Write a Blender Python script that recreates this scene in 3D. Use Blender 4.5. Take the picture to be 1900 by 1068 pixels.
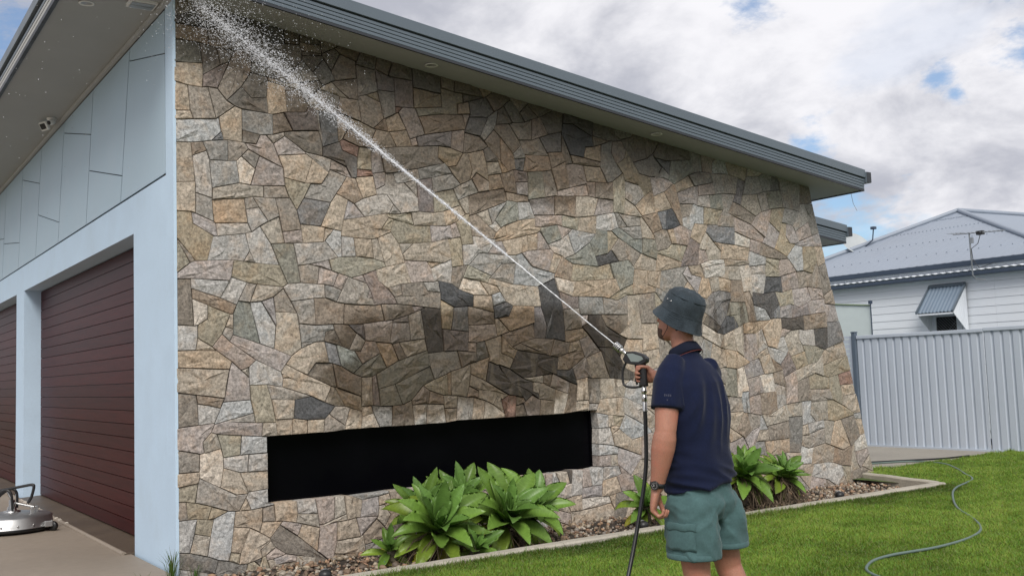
import bpy, bmesh, math, random
import numpy as np
from mathutils import Vector, Matrix, Euler, noise as mnoise

S = bpy.context.scene
for o in list(bpy.data.objects): bpy.data.objects.remove(o)
COL = S.collection
R = math.radians

# ------------------------------------------------------------------ camera
cam_d = bpy.data.cameras.new('camera')
cam = bpy.data.objects.new('camera', cam_d); COL.objects.link(cam)
cam_d.sensor_fit = 'HORIZONTAL'; cam_d.sensor_width = 36.0
cam_d.lens = 35.165
cam_d.clip_start = 0.05; cam_d.clip_end = 2000
CR = Vector((0.8231, -0.5668, -0.0356)); CU = Vector((-0.0185, -0.0895, 0.9958)); CF = Vector((0.5676, 0.8190, 0.0841))
m3 = Matrix((CR, CU, -CF)).transposed()
CAM = Vector((0, 0, 1.5))
cam.matrix_world = Matrix.Translation(CAM) @ m3.to_4x4()
S.camera = cam

def proj(p):
    q = Vector(p) - CAM; d = q.dot(CF)
    if d < .1: return (-9999, -9999)
    return (950 + 1855.9*q.dot(CR)/d, 534 - 1855.9*q.dot(CU)/d)

# ------------------------------------------------------------------ view
S.view_settings.view_transform = 'Standard'; S.view_settings.look = 'None'
S.view_settings.gamma = 1.0; S.view_settings.use_curve_mapping = False
S.view_settings.exposure = 0.27
S.render.engine = 'CYCLES'
S.cycles.max_bounces = 8; S.cycles.transparent_max_bounces = 16
S.cycles.use_denoising = True

# ------------------------------------------------------------------ node helpers
class NT:
    def __init__(s, tree): s.t = tree; s.n = tree.nodes; s.l = tree.links
    def new(s, typ, **kw):
        n = s.n.new(typ)
        for k, v in kw.items(): setattr(n, k, v)
        return n
    def put(s, sock, v):
        if isinstance(v, bpy.types.NodeSocket): s.l.new(v, sock)
        elif v is not None:
            if sock.type == 'RGBA' and not isinstance(v, (int, float)) and len(v) == 3: v = (*v, 1)
            if sock.type == 'RGBA' and isinstance(v, (int, float)): v = (v, v, v, 1)
            if sock.type == 'VECTOR' and isinstance(v, (int, float)): v = (v, v, v)
            sock.default_value = v
    def math(s, op, a, b=None, c=None, clamp=False):
        n = s.new('ShaderNodeMath', operation=op, use_clamp=clamp)
        s.put(n.inputs[0], a); s.put(n.inputs[1], b)
        if c is not None: s.put(n.inputs[2], c)
        return n.outputs[0]
    def vmath(s, op, a, b=None):
        n = s.new('ShaderNodeVectorMath', operation=op)
        s.put(n.inputs[0], a)
        if b is not None: s.put(n.inputs['Scale'] if op == 'SCALE' else n.inputs[1], b)
        return n.outputs[1] if op in ('LENGTH', 'DOT_PRODUCT', 'DISTANCE') else n.outputs[0]
    def mix(s, f, a, b, blend='MIX'):
        n = s.new('ShaderNodeMix', data_type='RGBA', blend_type=blend)
        s.put(n.inputs[0], f); s.put(n.inputs[6], a); s.put(n.inputs[7], b)
        return n.outputs[2]
    def ramp(s, v, lo, hi, a=0.0, b=1.0, smooth=True):
        n = s.new('ShaderNodeMapRange', interpolation_type='SMOOTHSTEP' if smooth else 'LINEAR')
        s.put(n.inputs[0], v); s.put(n.inputs[1], lo); s.put(n.inputs[2], hi); s.put(n.inputs[3], a); s.put(n.inputs[4], b)
        return n.outputs[0]
    def noise(s, vec, scale, detail=4, rough=.55, dim='3D', w=None, dist=0):
        n = s.new('ShaderNodeTexNoise', noise_dimensions=dim)
        s.put(n.inputs['Vector'], vec); n.inputs['Scale'].default_value = scale
        n.inputs['Detail'].default_value = detail; n.inputs['Roughness'].default_value = rough
        n.inputs['Distortion'].default_value = dist
        if w is not None: s.put(n.inputs['W'], w)
        return n.outputs[0]
    def sep(s, v):
        n = s.new('ShaderNodeSeparateXYZ'); s.put(n.inputs[0], v); return n.outputs
    def comb(s, x=0, y=0, z=0):
        n = s.new('ShaderNodeCombineXYZ'); s.put(n.inputs[0], x); s.put(n.inputs[1], y); s.put(n.inputs[2], z); return n.outputs[0]

# ------------------------------------------------------------------ world: cloudy daylight sky
SUN_EL, SUN_DIR = R(46), Vector((-0.42, -0.62, 0)).normalized()
W = bpy.data.worlds.new('World'); S.world = W; W.use_nodes = True
t = NT(W.node_tree); t.n.clear()
tc = t.new('ShaderNodeTexCoord').outputs['Generated']
sky = t.new('ShaderNodeTexSky', sky_type='NISHITA'); sky.sun_disc = False
sky.sun_elevation = SUN_EL; sky.sun_rotation = math.atan2(SUN_DIR.x, SUN_DIR.y)
d = t.sep(tc)
den = t.math('ADD', t.math('MAXIMUM', d[2], 0.0), 0.42)
cv = t.comb(t.math('DIVIDE', d[0], den), t.math('DIVIDE', d[1], den), 0.0)
n1 = t.noise(t.vmath('ADD', cv, (3.1, 7.7, 0)), 2.0, 7, .56, dist=.25)
n2 = t.noise(t.vmath('ADD', cv, (35.3, 15.7, 5)), 1.7, 6, .54, dist=.3)
n3 = t.noise(t.vmath('ADD', cv, (1.3, 9.2, 3)), 4.6, 7, .6, dist=.3)
n4 = t.noise(t.vmath('MULTIPLY', tc, (1, 1, 2.2)), 22, 6, .65)
# breaks in the cloud: directions where blue shows through
gap = None
def pixdir(x, y):
    v = CF*1855.9 + CR*(x-950) - CU*(y-534); return v.normalized()
gaps = [((1510, 262), .017), ((1400, 0), .016), ((1740, 145), .011), ((1575, 462), .04), ((1772, 175), .007), ((-40, 60), .06), ((1960, 60), .03)]
for p, rad in gaps:
    gd = pixdir(*p)
    dist = t.vmath('DISTANCE', tc, tuple(gd))
    dist = t.math('ADD', dist, t.math('MULTIPLY', t.math('SUBTRACT', n3, .5), rad*4.0)); dist = t.math('ADD', dist, t.math('MULTIPLY', t.math('SUBTRACT', n4, .5), rad*5.0))
    g = t.ramp(dist, rad*1.9, rad*.0)
    gap = g if gap is None else t.math('MAXIMUM', gap, g)
gap2 = t.ramp(n1, .40, .30)
gap = t.math('MULTIPLY', t.math('MAXIMUM', gap, t.math('MULTIPLY', gap2, .25)), .8)
shade = t.ramp(t.math('ADD', t.math('MULTIPLY', n2, .58), t.math('MULTIPLY', n3, .42)), .42, .60)
cloud = t.mix(shade, (4.1, 4.22, 4.8), (7.9, 7.85, 8.15))
skyc = t.mix(gap, cloud, t.vmath('MULTIPLY', sky.outputs[0], (.85, 1.02, 1.16)))
bg = t.new('ShaderNodeBackground'); t.l.new(skyc, bg.inputs[0]); bg.inputs[1].default_value = 0.1
wo = t.new('ShaderNodeOutputWorld'); t.l.new(bg.outputs[0], wo.inputs[0])

sun_d = bpy.data.lights.new('sun', 'SUN'); sun = bpy.data.objects.new('sun', sun_d); COL.objects.link(sun)
sun_d.energy = 2.35; sun_d.angle = R(28); sun_d.color = (1.0, .955, .89)
sd = Vector((SUN_DIR.x*math.cos(SUN_EL), SUN_DIR.y*math.cos(SUN_EL), math.sin(SUN_EL)))
sun.rotation_euler = sd.to_track_quat('Z', 'Y').to_euler()
sun.location = sd*30

# ------------------------------------------------------------------ object helpers
ORG = {}
def tag(o, label=None, cat=None, group=None, kind=None):
    if label: o['label'] = label
    if cat: o['category'] = cat
    if group: o['group'] = group
    if kind: o['kind'] = kind
    return o
def empty(name, loc, label, cat, rotz=0.0, group=None):
    o = bpy.data.objects.new(name, None); COL.objects.link(o)
    o.empty_display_size = .1
    o.location = loc; o.rotation_euler = (0, 0, rotz)
    ORG[o] = Vector(loc) if rotz == 0 else Vector((0, 0, 0))
    return tag(o, label, cat, group)
class MB:
    """collects faces of one mesh object"""
    def __init__(s): s.v = []; s.f = []; s.c = []; s.smooth = []
    def add(s, vs, fs, col=None, smooth=False):
        b = len(s.v); s.v += [tuple(v) for v in vs]
        for f in fs: s.f.append(tuple(b+i for i in f)); s.smooth.append(smooth)
        if col is not None: s.c += [col]*len(vs)
        return s
    def box(s, a, b, col=None):
        x0, y0, z0 = a; x1, y1, z1 = b
        vs = [(x0,y0,z0),(x1,y0,z0),(x1,y1,z0),(x0,y1,z0),(x0,y0,z1),(x1,y0,z1),(x1,y1,z1),(x0,y1,z1)]
        return s.add(vs, [(0,3,2,1),(4,5,6,7),(0,1,5,4),(1,2,6,5),(2,3,7,6),(3,0,4,7)], col)
    def hexa(s, vs, col=None):   # 8 corners, bottom 4 then top 4
        return s.add(vs, [(0,3,2,1),(4,5,6,7),(0,1,5,4),(1,2,6,5),(2,3,7,6),(3,0,4,7)], col)
    def prism(s, poly, vec, col=None):   # planar polygon extruded along vec
        n = len(poly); vec = Vector(vec); p = [Vector(q) for q in poly]
        vs = p + [q+vec for q in p]
        fs = [tuple(range(n))[::-1], tuple(range(n, 2*n))] + [(i, (i+1) % n, n+(i+1) % n, n+i) for i in range(n)]
        return s.add(vs, fs, col)
    def tube(s, pts, r, n=10, caps=True, smooth=True, col=None):
        P = [Vector(p) for p in pts]; k = len(P)
        rs = r if isinstance(r, (list, tuple)) else [r]*k
        T = []
        for i in range(k):
            a = P[max(0, i-1)]; b = P[min(k-1, i+1)]; T.append((b-a).normalized())
        up = Vector((0, 0, 1)) if abs(T[0].z) < .9 else Vector((1, 0, 0))
        N = (up - T[0]*up.dot(T[0])).normalized(); vs = []
        for i in range(k):
            N = (N - T[i]*N.dot(T[i])); N.normalize(); B = T[i].cross(N)
            for j in range(n):
                a = 2*math.pi*j/n; vs.append(P[i] + (N*math.cos(a)+B*math.sin(a))*rs[i])
        fs = [(i*n+j, i*n+(j+1) % n, (i+1)*n+(j+1) % n, (i+1)*n+j) for i in range(k-1) for j in range(n)]
        s.add(vs, fs, col, smooth)
        if caps: s.add(vs[:n], [tuple(range(n))[::-1]], col); s.add(vs[-n:], [tuple(range(n))], col)
        return s
    def lathe(s, prof, c=(0,0,0), n=32, axis=None, smooth=True, col=None):   # prof: (r, h)
        ax = Vector(axis).normalized() if axis else Vector((0, 0, 1))
        u = ax.orthogonal().normalized(); w = ax.cross(u); c = Vector(c); vs = []
        for r, h in prof:
            for j in range(n):
                a = 2*math.pi*j/n; vs.append(c + ax*h + (u*math.cos(a)+w*math.sin(a))*r)
        k = len(prof)
        fs = [(i*n+j, i*n+(j+1) % n, (i+1)*n+(j+1) % n, (i+1)*n+j) for i in range(k-1) for j in range(n)]
        return s.add(vs, fs, col, smooth)
    def rings(s, rings, caps=True, smooth=True, col=None):
        n = len(rings[0]); vs = [v for r in rings for v in r]; k = len(rings)
        fs = [(i*n+j, i*n+(j+1) % n, (i+1)*n+(j+1) % n, (i+1)*n+j) for i in range(k-1) for j in range(n)]
        if caps: fs += [tuple(range(n))[::-1], tuple(range((k-1)*n, k*n))]
        return s.add(vs, fs, col, smooth)
    def mesh(s, name, off=Vector((0, 0, 0))):
        m = bpy.data.meshes.new(name)
        off = Vector(off)
        m.from_pydata([tuple(Vector(v)-off) for v in s.v], [], s.f)
        m.polygons.foreach_set('use_smooth', s.smooth)
        if s.c and len(s.c) == len(s.v):
            a = m.color_attributes.new('col', 'FLOAT_COLOR', 'POINT')
            a.data.foreach_set('color', [x for c in s.c for x in (*c[:3], c[3] if len(c) > 3 else 1.0)])
        m.update(); return m
    def build(s, name, mat, parent=None, bevel=0, label=None, recalc=True):
        off = ORG.get(parent, Vector((0, 0, 0))) if parent else Vector((0, 0, 0))
        m = s.mesh(name, off); 
        if recalc:
            bm = bmesh.new(); bm.from_mesh(m); bmesh.ops.recalc_face_normals(bm, faces=bm.faces); bm.to_mesh(m); bm.free()
        m.materials.append(mat)
        o = bpy.data.objects.new(name, m); COL.objects.link(o)
        if parent: o.parent = parent
        ORG[o] = off
        if bevel:
            b = o.modifiers.new('bevel', 'BEVEL'); b.width = bevel; b.segments = 2; b.limit_method = 'ANGLE'; b.angle_limit = R(40)
        if label: o['label'] = label
        return o

# ------------------------------------------------------------------ materials
def pm(name, col, rough=.6, var=.12, scale=6., bump=.0, bscale=60., metal=0., spec=.5, fine=.0, attr=False, objcol=False, dirt=None, stretch=None, sss=0., sheen=0.):
    m = bpy.data.materials.new(name); m.use_nodes = True
    t = NT(m.node_tree); b = t.n['Principled BSDF']
    tc = t.new('ShaderNodeTexCoord').outputs['Object']
    v = t.vmath('MULTIPLY', tc, stretch) if stretch else tc
    base = col
    if attr: base = t.new('ShaderNodeAttribute', attribute_name='col').outputs['Color']
    if objcol: base = t.mix(1.0, base, t.new('ShaderNodeObjectInfo').outputs['Color'], 'MULTIPLY')
    n = t.noise(v, scale, 5)
    f = t.ramp(n, .3, .7, 1-var, 1+var, False)
    if fine:
        f = t.math('MULTIPLY', f, t.ramp(t.noise(v, scale*14, 3), .3, .7, 1-fine, 1+fine, False))
    c = t.vmath('SCALE', t.mix(0.0, base, base), f)
    if dirt:
        c = t.mix(t.math('MULTIPLY', t.ramp(t.noise(v, scale*.5, 6, .65), .5, .72), dirt[1]), c, dirt[0])
    t.put(b.inputs['Base Color'], c)
    t.put(b.inputs['Roughness'], t.ramp(n, .3, .7, max(.02, rough-.08), min(1, rough+.08), False))
    b.inputs['Metallic'].default_value = metal
    b.inputs['Specular IOR Level'].default_value = spec
    if sheen: b.inputs['Sheen Weight'].default_value = sheen; b.inputs['Sheen Roughness'].default_value = .45
    if sss:
        b.inputs['Subsurface Weight'].default_value = sss; b.inputs['Subsurface Radius'].default_value = (.02, .008, .004); b.inputs['Subsurface Scale'].default_value = .4
    if bump:
        bn = t.new('ShaderNodeBump'); bn.inputs['Strength'].default_value = bump; bn.inputs['Distance'].default_value = .01
        t.put(bn.inputs['Height'], t.noise(v, bscale, 4, .6)); t.l.new(bn.outputs[0], b.inputs['Normal'])
    return m

M = {}
M['render'] = pm('painted_render', (.51, .65, .79), .75, .04, 3, .15, 160, fine=.02, dirt=((.36, .43, .48), .25))
M['cladding'] = pm('painted_cladding', (.385, .50, .585), .55, .03, 2, .05, 90)
M['joint'] = pm('dark_joint', (.035, .045, .055), .9)
M['soffit'] = pm('soffit_paint', (.35, .36, .355), .7, .05, 2, .03, 60)
M['colorbond'] = pm('grey_steel', (.115, .145, .175), .42, .05, 2, .02, 40, dirt=((.15, .17, .19), .25))
M['colorbond_dark'] = pm('dark_steel', (.028, .032, .04), .5, .05, 3)
M['trim_light'] = pm('pale_trim', (.42, .42, .41), .6, .05)
M['white'] = pm('white_plastic', (.72, .72, .70), .45, .05)
M['black_plastic'] = pm('black_plastic', (.015, .015, .016), .42, .1, 20, .05, 200)
M['rubber'] = pm('black_rubber', (.012, .012, .013), .38, .15, 10)
M['steel'] = pm('bright_steel', (.55, .55, .54), .28, .1, 20, metal=1.)
M['alu'] = pm('brushed_steel', (.45, .45, .45), .42, .12, 8, .05, 80, metal=.9, dirt=((.2, .19, .18), .4))
M['glass_black'] = pm('black_glass', (.002, .002, .003), .14, .05, 2, spec=.06)
M['mortar'] = pm('dark_mortar', (.06, .05, .04), .95, .3, 10, .5, 40)
M['concrete'] = pm('concrete', (.30, .275, .235), .85, .10, 1.2, .25, 120, fine=.06, dirt=((.20, .18, .15), .45))
M['kerb'] = pm('kerb_concrete', (.40, .37, .31), .9, .15, 3, .5, 90, fine=.1, dirt=((.22, .2, .16), .6))
M['drive'] = pm('driveway_concrete', (.25, .205, .16), .66, .10, .8, .15, 160, fine=.05, dirt=((.15, .12, .095), .5))
M['sill'] = pm('damp_concrete', (.085, .062, .042), .45, .2, 1.5, .2, 90, fine=.08)
M['chip'] = pm('pale_chips', (.5, .46, .40), .8, .2, 30)
M['soil'] = pm('dark_soil', (.035, .027, .02), .95, .4, 12, .8, 60, fine=.3)
M['pebble'] = pm('pebble', (.3, .25, .2), .7, .2, 40, .2, 100, attr=True, fine=.1)
M['leafdry'] = pm('dry_leaf', (.13, .095, .06), .85, .3, 20)
M['stem'] = pm('plant_stem', (.16, .14, .09), .8, .3, 20, .3, 50)
M['blue'] = pm('blue_plastic', (.03, .09, .35), .4)
M['hose_green'] = pm('green_hose', (.115, .165, .145), .5, .1, 10)
M['redwood'] = None
M['fence'] = pm('fence_steel', (.50, .55, .62), .48, .05, 1.5, .02, 30, dirt=((.30, .33, .37), .35), stretch=(1, 1, .4))
M['fence_post'] = pm('fence_post_steel', (.10, .13, .17), .5, .05)
M['navy'] = pm('navy_gutter', (.045, .065, .10), .45, .08)
M['board'] = pm('white_weatherboard', (.74, .78, .83), .6, .05, 2, .05, 40, dirt=((.5, .53, .57), .3), stretch=(1, .3, 1))
M['roofsheet'] = pm('grey_roof_sheet', (.265, .305, .365), .5, .06, .8, dirt=((.23, .25, .29), .4))
M['awning'] = pm('awning_sheet', (.15, .20, .26), .5, .06, 2)
M['screen'] = pm('dark_insect_screen', (.012, .010, .011), .6)
M['panelwhite'] = pm('pale_panel', (.58, .65, .64), .6, .03)
M['greencap'] = pm('green_capping', (.18, .24, .14), .6)
M['antenna'] = pm('antenna_alloy', (.30, .32, .34), .4, .1, metal=.5)
M['dish'] = pm('dish_grey', (.42, .45, .46), .55, .05)
# person
M['skin'] = pm('skin', (.37, .172, .115), .5, .10, 12, .12, 160, fine=.10, sss=.12, dirt=((.40, .125, .085), .55))
M['shirt'] = pm('navy_cotton', (.0075, .0115, .034), .9, .12, 8, .10, 420, spec=.15, fine=.12, sheen=.10)
M['shirt_trim'] = pm('navy_rib', (.008, .011, .024), .9, .1, 8, .2, 420, spec=.2)
M['logo'] = pm('logo_thread', (.02, .024, .05), .7)
M['redline'] = pm('red_piping', (.14, .03, .03), .8)
M['shorts'] = pm('green_grey_twill', (.062, .120, .122), .85, .12, 7, .12, 380, spec=.25, fine=.10, sheen=.12)
M['hat'] = pm('washed_denim', (.034, .046, .056), .9, .28, 14, .3, 300, spec=.2, fine=.25, sheen=.12)
M['hair'] = pm('dark_hair', (.022, .014, .010), .7, .3, 60, .5, 300)
M['beard'] = pm('dark_stubble', (.085, .048, .034), .8, .3, 80, .4, 300)
M['eye'] = pm('eye_white', (.6, .58, .55), .2)
M['shoe'] = pm('shoe_leather', (.03, .028, .026), .6, .15, 10)
M['sole'] = pm('shoe_sole', (.3, .3, .29), .7)

# garage door: stained timber planks
m = bpy.data.materials.new('red_timber'); m.use_nodes = True; t = NT(m.node_tree); b = t.n['Principled BSDF']
tc = t.new('ShaderNodeTexCoord').outputs['Object']
oi = t.new('ShaderNodeObjectInfo').outputs['Random']
v = t.vmath('ADD', t.vmath('MULTIPLY', tc, (1, .6, 14)), t.comb(oi, t.math('MULTIPLY', oi, 37), t.math('MULTIPLY', oi, 11)))
g1 = t.noise(v, 2.2, 6, .6, dist=.6); g2 = t.noise(t.vmath('MULTIPLY', tc, (1, 3, 90)), 2, 4)
c = t.mix(t.ramp(g1, .3, .7), (.038, .0044, .0044), (.056, .0075, .0068))
c = t.vmath('SCALE', c, t.math('MULTIPLY', t.ramp(g2, .3, .7, .85, 1.12), t.math('ADD', t.math('MULTIPLY', oi, .3), .85)))
t.put(b.inputs['Base Color'], c); b.inputs['Roughness'].default_value = .40; b.inputs['Specular IOR Level'].default_value = .09
bn = t.new('ShaderNodeBump'); bn.inputs['Strength'].default_value = .15; bn.inputs['Distance'].default_value = .004; t.put(bn.inputs['Height'], g2); t.l.new(bn.outputs[0], b.inputs['Normal'])
M['redwood'] = m

# wall stone: per-stone colour attribute, granite grain, rough split face, wash-down damp patches, painted eave shade
m = bpy.data.materials.new('split_stone'); m.use_nodes = True; t = NT(m.node_tree); b = t.n['Principled BSDF']
tc = t.new('ShaderNodeTexCoord').outputs['Object']
at = t.new('ShaderNodeAttribute', attribute_name='col')
rnd = at.outputs['Alpha']
v = t.vmath('ADD', tc, t.comb(t.math('MULTIPLY', rnd, 31.), t.math('MULTIPLY', rnd, 57.), t.math('MULTIPLY', rnd, 17.)))
grain = t.noise(v, 150, 3, .7); grain2 = t.noise(v, 42, 5, .75); patch = t.noise(v, 5.5, 5, .6, dist=.8); rough = t.noise(v, 17, 6, .65)
vein = t.noise(t.vmath('MULTIPLY', v, (1, 1, 3.5)), 9, 5, .6, dist=1.2)
c = at.outputs['Color']
c = t.mix(t.math('MULTIPLY', t.ramp(patch, .46, .68), .55), c, t.mix(1.0, c, (1.12, .95, .80), 'MULTIPLY'))
c = t.mix(t.math('MULTIPLY', t.ramp(vein, .55, .72), .5), c, t.vmath('SCALE', c, .62))
c = t.vmath('SCALE', c, t.math('MULTIPLY', t.math('MULTIPLY', t.ramp(grain, .28, .72, .75, 1.28, False), t.ramp(grain2, .32, .68, .44, 1.60, False)), t.ramp(rough, .3, .7, .9, 1.1, False)))
# mask for damp and painted eave shade in wall metres (x along wall, z up)
p = t.sep(tc); wn = t.noise(tc, 2.2, 5, .6); ws = t.noise(t.vmath('MULTIPLY', tc, (1, 0, .16)), 8, 4, .6)
def blob(cx, cz, rx, rz, k=.38):
    dx = t.math('DIVIDE', t.math('SUBTRACT', p[0], cx), rx); dz = t.math('DIVIDE', t.math('SUBTRACT', p[2], cz), rz)
    r = t.math('SQRT', t.math('ADD', t.math('MULTIPLY', dx, dx), t.math('MULTIPLY', dz, dz)))
    r = t.math('ADD', r, t.math('MULTIPLY', t.math('SUBTRACT', wn, .5), k*2)); r = t.math('ADD', r, t.math('MULTIPLY', t.math('SUBTRACT', rnd, .5), .34))
    return t.ramp(r, 1.07, .80)
damp_shade = t.math('MAXIMUM', blob(3.1, 1.66, 1.75, .56), blob(2.1, 1.50, .8, .42))
damp_shade = t.math('MAXIMUM', damp_shade, t.math('MULTIPLY', blob(3.4, 3.85, 2.9, .62), .85))
damp_shade = t.math('MAXIMUM', damp_shade, t.math('MULTIPLY', blob(.7, 4.5, 1.3, .40), .9))
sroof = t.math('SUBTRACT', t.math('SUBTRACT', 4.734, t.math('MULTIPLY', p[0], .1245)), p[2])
eave_shade_damp = t.math('MULTIPLY', t.ramp(t.math('ADD', sroof, t.math('MULTIPLY', t.math('SUBTRACT', wn, .5), .9)), .85, .15), t.ramp(p[0], 8.2, 4.2, .25, .95))  # under the roof line: painted eave shade plus damp from spray
damp_shade = t.math('MAXIMUM', damp_shade, eave_shade_damp)
drip = t.math('MULTIPLY', t.math('MULTIPLY', t.ramp(ws, .54, .62), t.math('MAXIMUM', blob(3.3, 1.25, 1.9, .6), t.math('MULTIPLY', blob(6.3, 1.6, 1.4, .75), .75))), .9)
damp_shade = t.math('MAXIMUM', damp_shade, drip)
bleach = t.math('MULTIPLY', t.math('MULTIPLY', t.ramp(ws, .47, .40), t.math('MAXIMUM', blob(3.5, 1.35, 1.8, .5), blob(5.9, 1.75, 1.5, .6))), .55)
c = t.mix(bleach, c, t.mix(.5, c, (.36, .32, .25)))
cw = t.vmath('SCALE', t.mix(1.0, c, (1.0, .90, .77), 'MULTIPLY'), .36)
c = t.mix(damp_shade, c, cw)
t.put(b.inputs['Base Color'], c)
t.put(b.inputs['Roughness'], t.ramp(damp_shade, 0, 1, .88, .42, False)); b.inputs['Specular IOR Level'].default_value = .35
bn = t.new('ShaderNodeBump'); bn.inputs['Strength'].default_value = .75; bn.inputs['Distance'].default_value = .012
h = t.math('ADD', t.math('MULTIPLY', rough, .55), t.math('ADD', t.math('MULTIPLY', grain2, .55), t.math('MULTIPLY', grain, .15)))
t.put(bn.inputs['Height'], h); t.l.new(bn.outputs[0], b.inputs['Normal'])
M['stone'] = m

# lawn blades and soil, leaves
def leafy(name, base, rough, trans, attr=True, objcol=False):
    m = bpy.data.materials.new(name); m.use_nodes = True; t = NT(m.node_tree); b = t.n['Principled BSDF']
    c = t.new('ShaderNodeAttribute', attribute_name='col').outputs['Color'] if attr else base
    if objcol:
        c = t.mix(1.0, c if attr else base, t.new('ShaderNodeObjectInfo').outputs['Color'], 'MULTIPLY')
        tc = t.new('ShaderNodeTexCoord').outputs['Object']
        c = t.vmath('SCALE', c, t.ramp(t.noise(t.vmath('MULTIPLY', tc, (6, 1, 1)), 9, 4), .3, .7, .8, 1.2, False))
    t.put(b.inputs['Base Color'], c); b.inputs['Roughness'].default_value = rough; b.inputs['Specular IOR Level'].default_value = .35
    tr = t.new('ShaderNodeBsdfTranslucent'); t.put(tr.inputs[0], t.vmath('SCALE', t.mix(0., c, c), 1.0))
    mx = t.new('ShaderNodeMixShader'); mx.inputs[0].default_value = trans
    t.l.new(b.outputs[0], mx.inputs[1]); t.l.new(tr.outputs[0], mx.inputs[2]); t.l.new(mx.outputs[0], t.n['Material Output'].inputs[0])
    return m
M['grass'] = leafy('grass_blade', None, .55, .3)
M['agave'] = leafy('agave_leaf', (.150, .265, .048), .33, .2, attr=False, objcol=True)
M['lawnsoil'] = pm('lawn_thatch', (.065, .10, .022), .95, .3, 5, .8, 90, fine=.35)
m = bpy.data.materials.new('water'); m.use_nodes = True; t = NT(m.node_tree); b = t.n['Principled BSDF']
tc = t.new('ShaderNodeTexCoord').outputs['Object']
t.put(b.inputs['Base Color'], (.86, .88, .9)); b.inputs['Roughness'].default_value = .12
t.put(b.inputs['Alpha'], t.ramp(t.noise(tc, 30, 4), .35, .65, .3, .9))
M['jet'] = m
m = bpy.data.materials.new('water_drops'); m.use_nodes = True; t = NT(m.node_tree); b = t.n['Principled BSDF']
t.put(b.inputs['Base Color'], (.85, .87, .9)); b.inputs['Roughness'].default_value = .1; b.inputs['Alpha'].default_value = .34
M['drops'] = m

# ------------------------------------------------------------------ ground, lawn base, driveway, path
def struct(name, mb, mat, **k):
    o = mb.build(name, mat, None, **k); o['kind'] = 'structure'; return o
g = MB(); g.add([(-150,-150,-.3),(200,-150,-.3),(200,200,-.3),(-150,200,-.3)], [(0,1,2,3)])
struct('ground', g, M['lawnsoil'])
g = MB(); g.add([(2.2,-12,-.012),(15.4,-12,-.012),(15.4,8.5,-.012),(10.9,8.5,-.012),(10.9,6.9,-.012),(2.2,6.9,-.012)], [(0,1,2,3,4,5)])
struct('lawn_soil', g, M['lawnsoil'])
g = MB(); g.box((11.2,8.46,-.05),(16.2,18,.004)); struct('concrete_path', g, M['concrete'])
# driveway slabs with sawn joints
g = MB()
ys = [-14,-9.6,-5.2,-.8,3.6,8.02,12.1,16.3,20.6,26]
for i in range(len(ys)-1):
    for x0, x1 in ((-14,-6.3),(-6.288,-1.9),(-1.888,2.33)):
        g.box((x0, ys[i]+.006, -.05), (x1, ys[i+1]-.006, .0))
struct('driveway', g, M['drive'])
g = MB(); g.box((-14.1,-14.1,-.055),(2.345,26,-.012)); struct('driveway_joint_bed', g, M['sill'])

# ------------------------------------------------------------------ the house
HX, HY = 2.36, 8.25
house = empty('house', (HX, HY, 0), 'modern house with pale blue garage front, split stone side wall and grey skillion roof', 'house')
def zs(x): return 4.56 - .1245*(x-3.76)      # underside of the roof

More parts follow.
